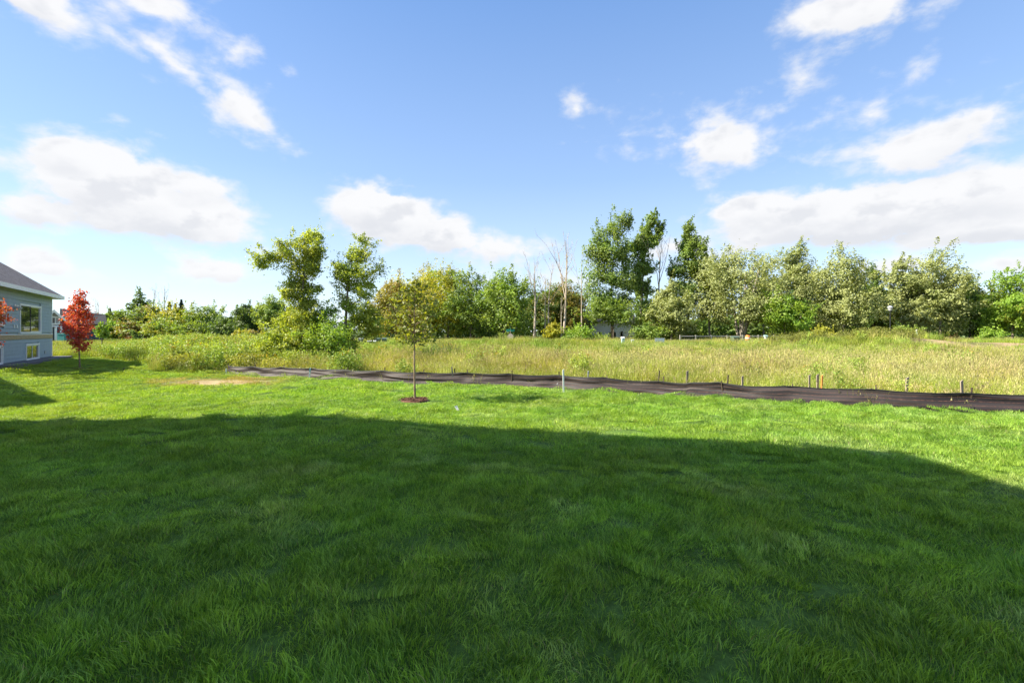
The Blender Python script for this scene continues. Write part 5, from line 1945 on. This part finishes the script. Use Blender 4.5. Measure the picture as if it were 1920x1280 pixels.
def small_things():
    stake('marker_stake', 'tall white marker stake standing in front of the silt fence', 1057, 737, 692, M['white_paint'], .055, .03, -1.5, )
    stake('marker_stake', 'white marker stake leaning at the fence under the willows', 580, 711, 689, M['white_paint'], .06, .03, 4, capm=M['pale_teal'], caph=.22)
    stake('marker_stake', 'short white stake at the left end of the silt fence', 424, 703, 690, M['white_paint'], .065, .03, 1)
    stake('marker_stake', 'stub of a white stake low against the fence', 1045, 729, 718, M['white_paint'], .05, .025, 2)
    stake('wooden_stake', 'grey weathered stake leaning on the lawn side of the fence right of the sapling', 851, 720, 686, M['wood'], .065, .035, -7)
    stake('wooden_stake', 'dark stake right beside the leaning grey one', 854, 720, 690, M['dark_wood'], .05, .03, -3)
    gp = 'grey stakes in the grass behind the fence'
    def behind(px, top, m, w, label, tilt=0.0, back=.9):
        # depth of the fence in this direction, then a step further back
        u = (px - 960) / FPX
        best = None
        for a, b in zip(FENCE[:-1], FENCE[1:]):
            ua, ub = a[0] / a[1], b[0] / b[1]
            if min(ua, ub) <= u <= max(ua, ub):
                t = (u * a[1] - a[0]) / ((b[0] - a[0]) - u * (b[1] - a[1]))
                best = a[1] + t * (b[1] - a[1])
        return stake('wooden_stake', label, px, 0, top, m, w, .03, tilt, group=gp, Y=best + back)
    behind(1288, 694, M['wood'], .085, 'wide grey stake behind the fence below the airy poplar', 1)
    behind(1392, 704, M['wood'], .06, 'brown stake behind the fence below the many stemmed maple', 0)
    behind(1517, 702, M['wood'], .055, 'thin grey stake left of the orange stake', 1)
    behind(1533, 701, M['wood'], .07, 'grey stake touching the orange stake', 0)
    behind(1540, 703, M['orange'], .045, 'thin bright orange stake behind the fence', 2)
    behind(1697, 706, M['wood'], .085, 'tilted grey stake below the pale tree right of the lamp', 6)
    behind(1805, 712, M['wood'], .085, 'upright grey stake below the dark tree near the right edge', -3)
    behind(1233, 694, M['dark_wood'], .035, 'thin dark rod leaning right behind the fence below the slim poplar', 5, .25)
    behind(1362, 702, M['dark_wood'], .04, 'thin rusty rod leaning right just left of the brown stake', 5, .25)
    behind(1103, 695, M['grey_plastic'], .045, 'pale post behind the fence right of the tall white stake', 0, .5)
    behind(437, 690, M['grey_plastic'], .12, 'short grey post at the left end of the fence', 0, .3)
    # white plastic flag lying in the grass and a scrap at the fence
    p = G(857, 772)
    t = thing('survey_flag', p, 'small white flag tilted in the sunny lawn', 'flag')
    mb = MB()
    mb.add([(-.07, 0, .17), (.0, .01, .19), (.075, -.01, .03), (.02, 0, .01), (-.07, .006, .17), (.0, .016, .19), (.075, -.004, .03), (.02, .006, .01)], [(0, 3, 2, 1), (4, 5, 6, 7), (0, 1, 5, 4), (1, 2, 6, 5), (2, 3, 7, 6), (3, 0, 4, 7)])
    mb.build('flag_sheet', M['white_paint'], t)
    MB().tube([(.05, 0, -.1), (-.02, 0, .12), (-.06, 0, .22)], .003, 5).build('wire', M['metal_dark'], t)
    p = G(1271, 740)
    t = thing('plastic_scrap', p, 'white scrap of plastic at the foot of the silt fence', 'scrap')
    mb = MB()
    mb.add([(-.07, -.03, .0), (.06, -.04, .0), (.08, .04, .05), (-.05, .05, .06), (-.02, 0, .14), (.05, .02, .12)], [(0, 1, 4), (1, 5, 4), (1, 2, 5), (2, 3, 5), (3, 4, 5), (3, 0, 4), (0, 3, 2, 1)])
    mb.build('sheet', M['white_paint'], t)
    # two sprinkler heads on risers
    for px, py, top, lab in ((231, 699, 690, 'dark sprinkler riser leaning in the lawn right of the red maple'), (250, 699, 692, 'shorter sprinkler riser just right of the leaning one')):
        p = G(px, py)
        t = thing('sprinkler', p, lab, 'sprinkler', 'sprinkler risers')
        h = hgt(top, p)
        tx = .05 if px == 231 else 0
        MB().tube([(0, 0, -.1), (tx, 0, h * .8)], .028, 8).build('riser', M['metal_dark'], t)
        MB().tube([(tx, 0, h * .8), (tx * 1.2, 0, h)], [.045, .04], 8).build('head', M['metal_dark'], t)
    # ---- street furniture on the far side of the meadow
    def box_thing(name, label, px, Y, w, dpt, h, m, cat, lidm=None, group=None, rz=.1):
        p = W(px, Y)
        t = thing(name, p, label, cat, group, rz)
        MB().box(-w / 2, w / 2, -dpt / 2, dpt / 2, -.1, h * .82).build('body', m, t, bevel=.03)
        mb = MB()
        a, b = w / 2 + .03, dpt / 2 + .03
        z = h * .82
        mb.add([(-a, -b, z), (a, -b, z), (a, b, z), (-a, b, z), (-a, -b, z + h * .1), (a, -b, z + h * .1), (a, b, h), (-a, b, h)], [(0, 3, 2, 1), (4, 5, 6, 7), (0, 1, 5, 4), (1, 2, 6, 5), (2, 3, 7, 6), (3, 0, 4, 7)])
        mb.build('lid', lidm or m, t, bevel=.02)
        return t
    box_thing('utility_box', 'large green utility box below the many stemmed maple', 1379, 63, .95, .8, 1.25, M['box_green'], 'utility box')
    box_thing('utility_box', 'green utility box right of the willow branches', 722, 58, .7, .6, 1.1, M['box_green'], 'utility box')
    box_thing('utility_box', 'second green utility box partly under the willow branches', 708, 59, .7, .6, 1.1, M['box_green'], 'utility box')
    box_thing('utility_box', 'slim grey blue box standing left under the willow branches', 676, 57, .5, .4, 1.1, M['grey_plastic'], 'utility box')
    box_thing('concrete_box', 'low pale concrete box under the willow branches', 697, 57.5, .95, .6, .8, M['white_trim'], 'box')
    box_thing('junction_pedestal', 'thin white pedestal between the utility box and the white board', 1436, 64, .35, .35, 1.35, M['white_trim'], 'pedestal', M['pale_teal'])
    box_thing('junction_pedestal', 'pale pedestal below the tallest poplar', 1168, 58, .35, .35, 1.2, M['pale_teal'], 'pedestal', M['white_trim'])
    box_thing('junction_pedestal', 'small blue grey pedestal right of the pale one', 1186, 60, .3, .3, .9, M['grey_plastic'], 'pedestal')
    def pipe(px, Y, base_h, h, rad, m, m2, label):
        p = W(px, Y)
        t = thing('marker_pipe', p, label, 'marker')
        MB().tube([(0, 0, -.1), (0, 0, h)], rad, 10).build('pipe', m, t, smooth_shade=False)
        MB().lathe([(rad * 1.15, h), (rad * 1.15, h + .1), (rad * .6, h + .16)], 10).build('cap', m2, t)
    pipe(1719, 62, 0, 1.5, .11, M['pale_teal'], M['white_trim'], 'pale teal marker pipe below the white slim trunk')
    stake('marker_stake', 'small white stake standing in the meadow above the buried fence', 1330, 0, 660, M['white_paint'], .09, .04, 1, Y=43.0)
    # white boards (backs of real estate signs)
    for px, py, Y, w, h, tilt, lab in ((1237, 648, 60, 1.25, .95, 0, 'white board sign on two legs below the slim poplar'), (1464, 643, 63, 1.35, .8, 6, 'white board sign tilted beside the weedy mound')):
        p = W(px, Y)
        t = thing('board_sign', p, lab, 'sign', None, rz=.12)
        z1 = EYE + (HZ - py) / FPX * Y - p[2] + h / 2
        Mx = Matrix.Translation((0, 0, z1)) @ Matrix.Rotation(R(-tilt), 4, 'Y')
        MB().box(-w / 2, w / 2, -.012, .012, -h / 2, h / 2, Mx).build('board', M['white_paint'], t)
        for sx in (-.4, .4):
            MB().box(sx * w - .03, sx * w + .03, .016, .06, -z1 - .2, h / 2 * .8, Mx).build('leg', M['wood'], t)
    # orange barrel
    p = W(1402, 67)
    t = thing('traffic_barrel', p, 'orange traffic barrel beside the green utility box', 'barrel')
    MB().lathe([(.42, -.05), (.42, .1), (.34, .12), (.32, 1.2), (.26, 1.25), (.2, 1.32)], 14).build('body', M['orange'], t)
    for z in (.45, .85):
        MB().lathe([(.345, z), (.34, z + .16)], 14).build('reflective_band', M['white_paint'], t)
    # street lamp
    p = W(1669, 66)
    t = thing('street_lamp', p, 'black street lamp with pale lantern in front of the wood', 'street lamp')
    h = hgt(573, p)
    MB().tube([(0, 0, -.2), (0, 0, .5), (0, 0, .52), (0, 0, h - .75)], [.13, .12, .07, .05], 10).build('pole', M['metal_dark'], t)
    MB().lathe([(.09, h - .8), (.20, h - .72), (.20, h - .68)], 12).build('collar', M['metal_dark'], t)
    MB().lathe([(.17, h - .68), (.30, h - .28), (.28, h - .25)], 12).build('lantern', M['lamp_glass'], t)
    MB().lathe([(.34, h - .25), (.22, h - .08), (.05, h)], 12).build('cap', M['grey_plastic'], t)
    MB().lathe([(.24, -.1), (.24, .5), (.2, .55)], 12).build('footing', M['white_trim'], t)
    # stop sign seen from behind with street name blade
    Y = 68
    p = W(957, Y)
    t = thing('street_sign', p, 'street sign post with green name blade above a pale sign seen from behind', 'street sign')
    h = hgt(618, p); zc = hgt(631, p)
    MB().tube([(0, 0, -.2), (0, 0, h - .12)], .05, 8).build('post', M['wood'], t)
    mb = MB()
    k = 8; rr = .44
    ring = [(rr * math.cos(2 * math.pi * (j + .5) / k), rr * math.sin(2 * math.pi * (j + .5) / k)) for j in range(k)]
    mb.add([(a, -.075, zc + b) for a, b in ring] + [(a, -.06, zc + b) for a, b in ring], [tuple(range(k)), tuple(range(2 * k - 1, k - 1, -1))] + [(j, j + k, (j + 1) % k + k, (j + 1) % k) for j in range(k)])
    mb.build('sign_plate', M['sign_back'], t)
    MB().box(-.58, .58, -.015, .015, h - .28, h + .06).build('name_blade', M['sign_green'], t, bevel=.01)
    MB().box(-.015, .015, -.7, .7, h + .08, h + .38).build('name_blade', M['sign_green'], t, bevel=.01)
    # white rail fence below the maples: posts and two rails, each a piece of its own
    Yf = 74.0
    a, b = W(1275, Yf), W(1510, Yf)
    t = thing('rail_fence', (a + b) / 2, 'pale two rail fence behind the trunks of the silver maples', 'fence')
    c0 = (a + b) / 2
    npan = 8
    for i in range(npan + 1):
        f = i / npan
        x = a[0] * (1 - f) + b[0] * f; z = Z(x, Yf)
        MB().box(x - .07, x + .07, -.07, .07, z - .2, z + 1.25, Matrix.Translation((-c0[0], 0, -c0[2]))).build('post', M['rail'], t)
        if i < npan:
            x2 = a[0] * (1 - (i + 1) / npan) + b[0] * (i + 1) / npan
            for hz in (.45, 1.0):
                MB().box(x + .072, x2 - .072, -.03, .03, z + hz, z + hz + .14, Matrix.Translation((-c0[0], 0, -c0[2]))).build('rail', M['rail'], t)


small_things()


# ------------------------------------------------------------------ single plants that stand out of the meadow
def plants():
    mw = leaf_mat('plant_leaf', 0.5, 0.3)
    def plant(name, label, px, Y, h, n, pal, seed, cat, leaf=.08, rad=.35, flower=0.0, per=30, group=None, py=None, fc=(0.62, 0.40, 0.03)):
        p = W(px, Y) if py is None else G(px, py)
        src = weed_patch(name, n, rad, h, pal, seed, mw, leaf=leaf, flower=flower, per=per, flower_col=fc)
        me = src.data
        bpy.data.objects.remove(src)
        o = link(name, me, mw)
        o.location = [float(c) for c in p]
        tag(o, label, cat, group)
    g = 'goldenrod clumps in the meadow'
    plant('goldenrod_plant', 'yellow flowering goldenrod right behind the sapling trunk', 785, 40, 1.25, 18, GREEN['weed'], 401, 'plant', flower=.95, group=g, rad=.7)
    plant('goldenrod_plant', 'wide yellow goldenrod clump right of the sapling', 838, 38, 1.2, 20, GREEN['weed'], 402, 'plant', flower=.9, group=g, rad=.8)
    plant('goldenrod_plant', 'small yellow goldenrod in the straw grass left of the white stake', 937, 29, 1.1, 6, GREEN['weed'], 403, 'plant', flower=.95, group=g, rad=.3)
    plant('goldenrod_plant', 'pale yellow goldenrod clump under the willow branches', 708, 40, 1.1, 14, GREEN['weed'], 404, 'plant', flower=.6, group=g, rad=.8)
    plant('goldenrod_plant', 'goldenrod with orange yellow heads at the left end of the fence', 497, 28.5, 1.0, 8, GREEN['weed'], 405, 'plant', flower=.9, group=g, rad=.35)
    plant('weed_shrub', 'grey green weedy shrub beside the goldenrod right of the sapling', 815, 37, 1.15, 22, GREEN['dark'], 406, 'shrub', leaf=.09, rad=.55)
    d = ((0.05, 0.025, 0.015), (0.10, 0.045, 0.025))
    g2 = 'dry brown dock stalks in the meadow'
    plant('dock_stalk', 'dark brown dock stalk below the slim poplar', 1208, 40, 1.35, 3, d, 411, 'plant', leaf=.06, rad=.08, per=60, group=g2)
    plant('dock_stalk', 'brown dock stalk behind the fence left of the tall white stake', 982, 22.5, 1.05, 3, d, 412, 'plant', leaf=.05, rad=.12, per=50, group=g2)
    plant('dock_stalk', 'reddish dock stalk in front of the dirt plot', 1775, 42, 2.0, 4, GREEN['rust'], 413, 'plant', leaf=.07, rad=.12, per=60, group=g2)
    plant('dock_stalk', 'dark dock stalk left of the teal pipe', 1716, 40, 1.5, 4, d, 414, 'plant', leaf=.08, rad=.15, per=50, group=g2)
    plant('dock_stalk', 'pale brown dock stalk behind the fence below the right hand poplar', 1192, 20.3, .95, 4, d, 415, 'plant', leaf=.05, rad=.12, per=45, group=g2)
    plant('leafy_weed', 'tall leafy green weed close behind the fence right of the orange stake', 1574, 15.9, 1.15, 2, GREEN['mid'], 421, 'plant', leaf=.12, rad=.05, per=60)
    # weedy mounds: goldenrod in bud
    m2 = ((0.13, 0.155, 0.03), (0.22, 0.23, 0.045))
    i = 0
    for px, Y, lab in ((1455, 57, 'weedy yellow green clump at the left end of the mound'), (1490, 57, 'weedy yellow green clump on the middle of the mound'), (1525, 58, 'highest weedy clump on the mound below the silvery tree'), (1600, 58, 'weedy clump left of the street lamp foot'), (1635, 58, 'weedy clump just left of the street lamp'), (1660, 57, 'weedy clump in front of the street lamp'), (1700, 56, 'weedy green clump left of the teal pipe')):
        plant('weed_clump', lab, px, Y, 1.25, 90, m2, 430 + i, 'weeds', leaf=.13, rad=1.7, flower=.0, per=24, group='weedy clumps on the mound'); i += 1


plants()
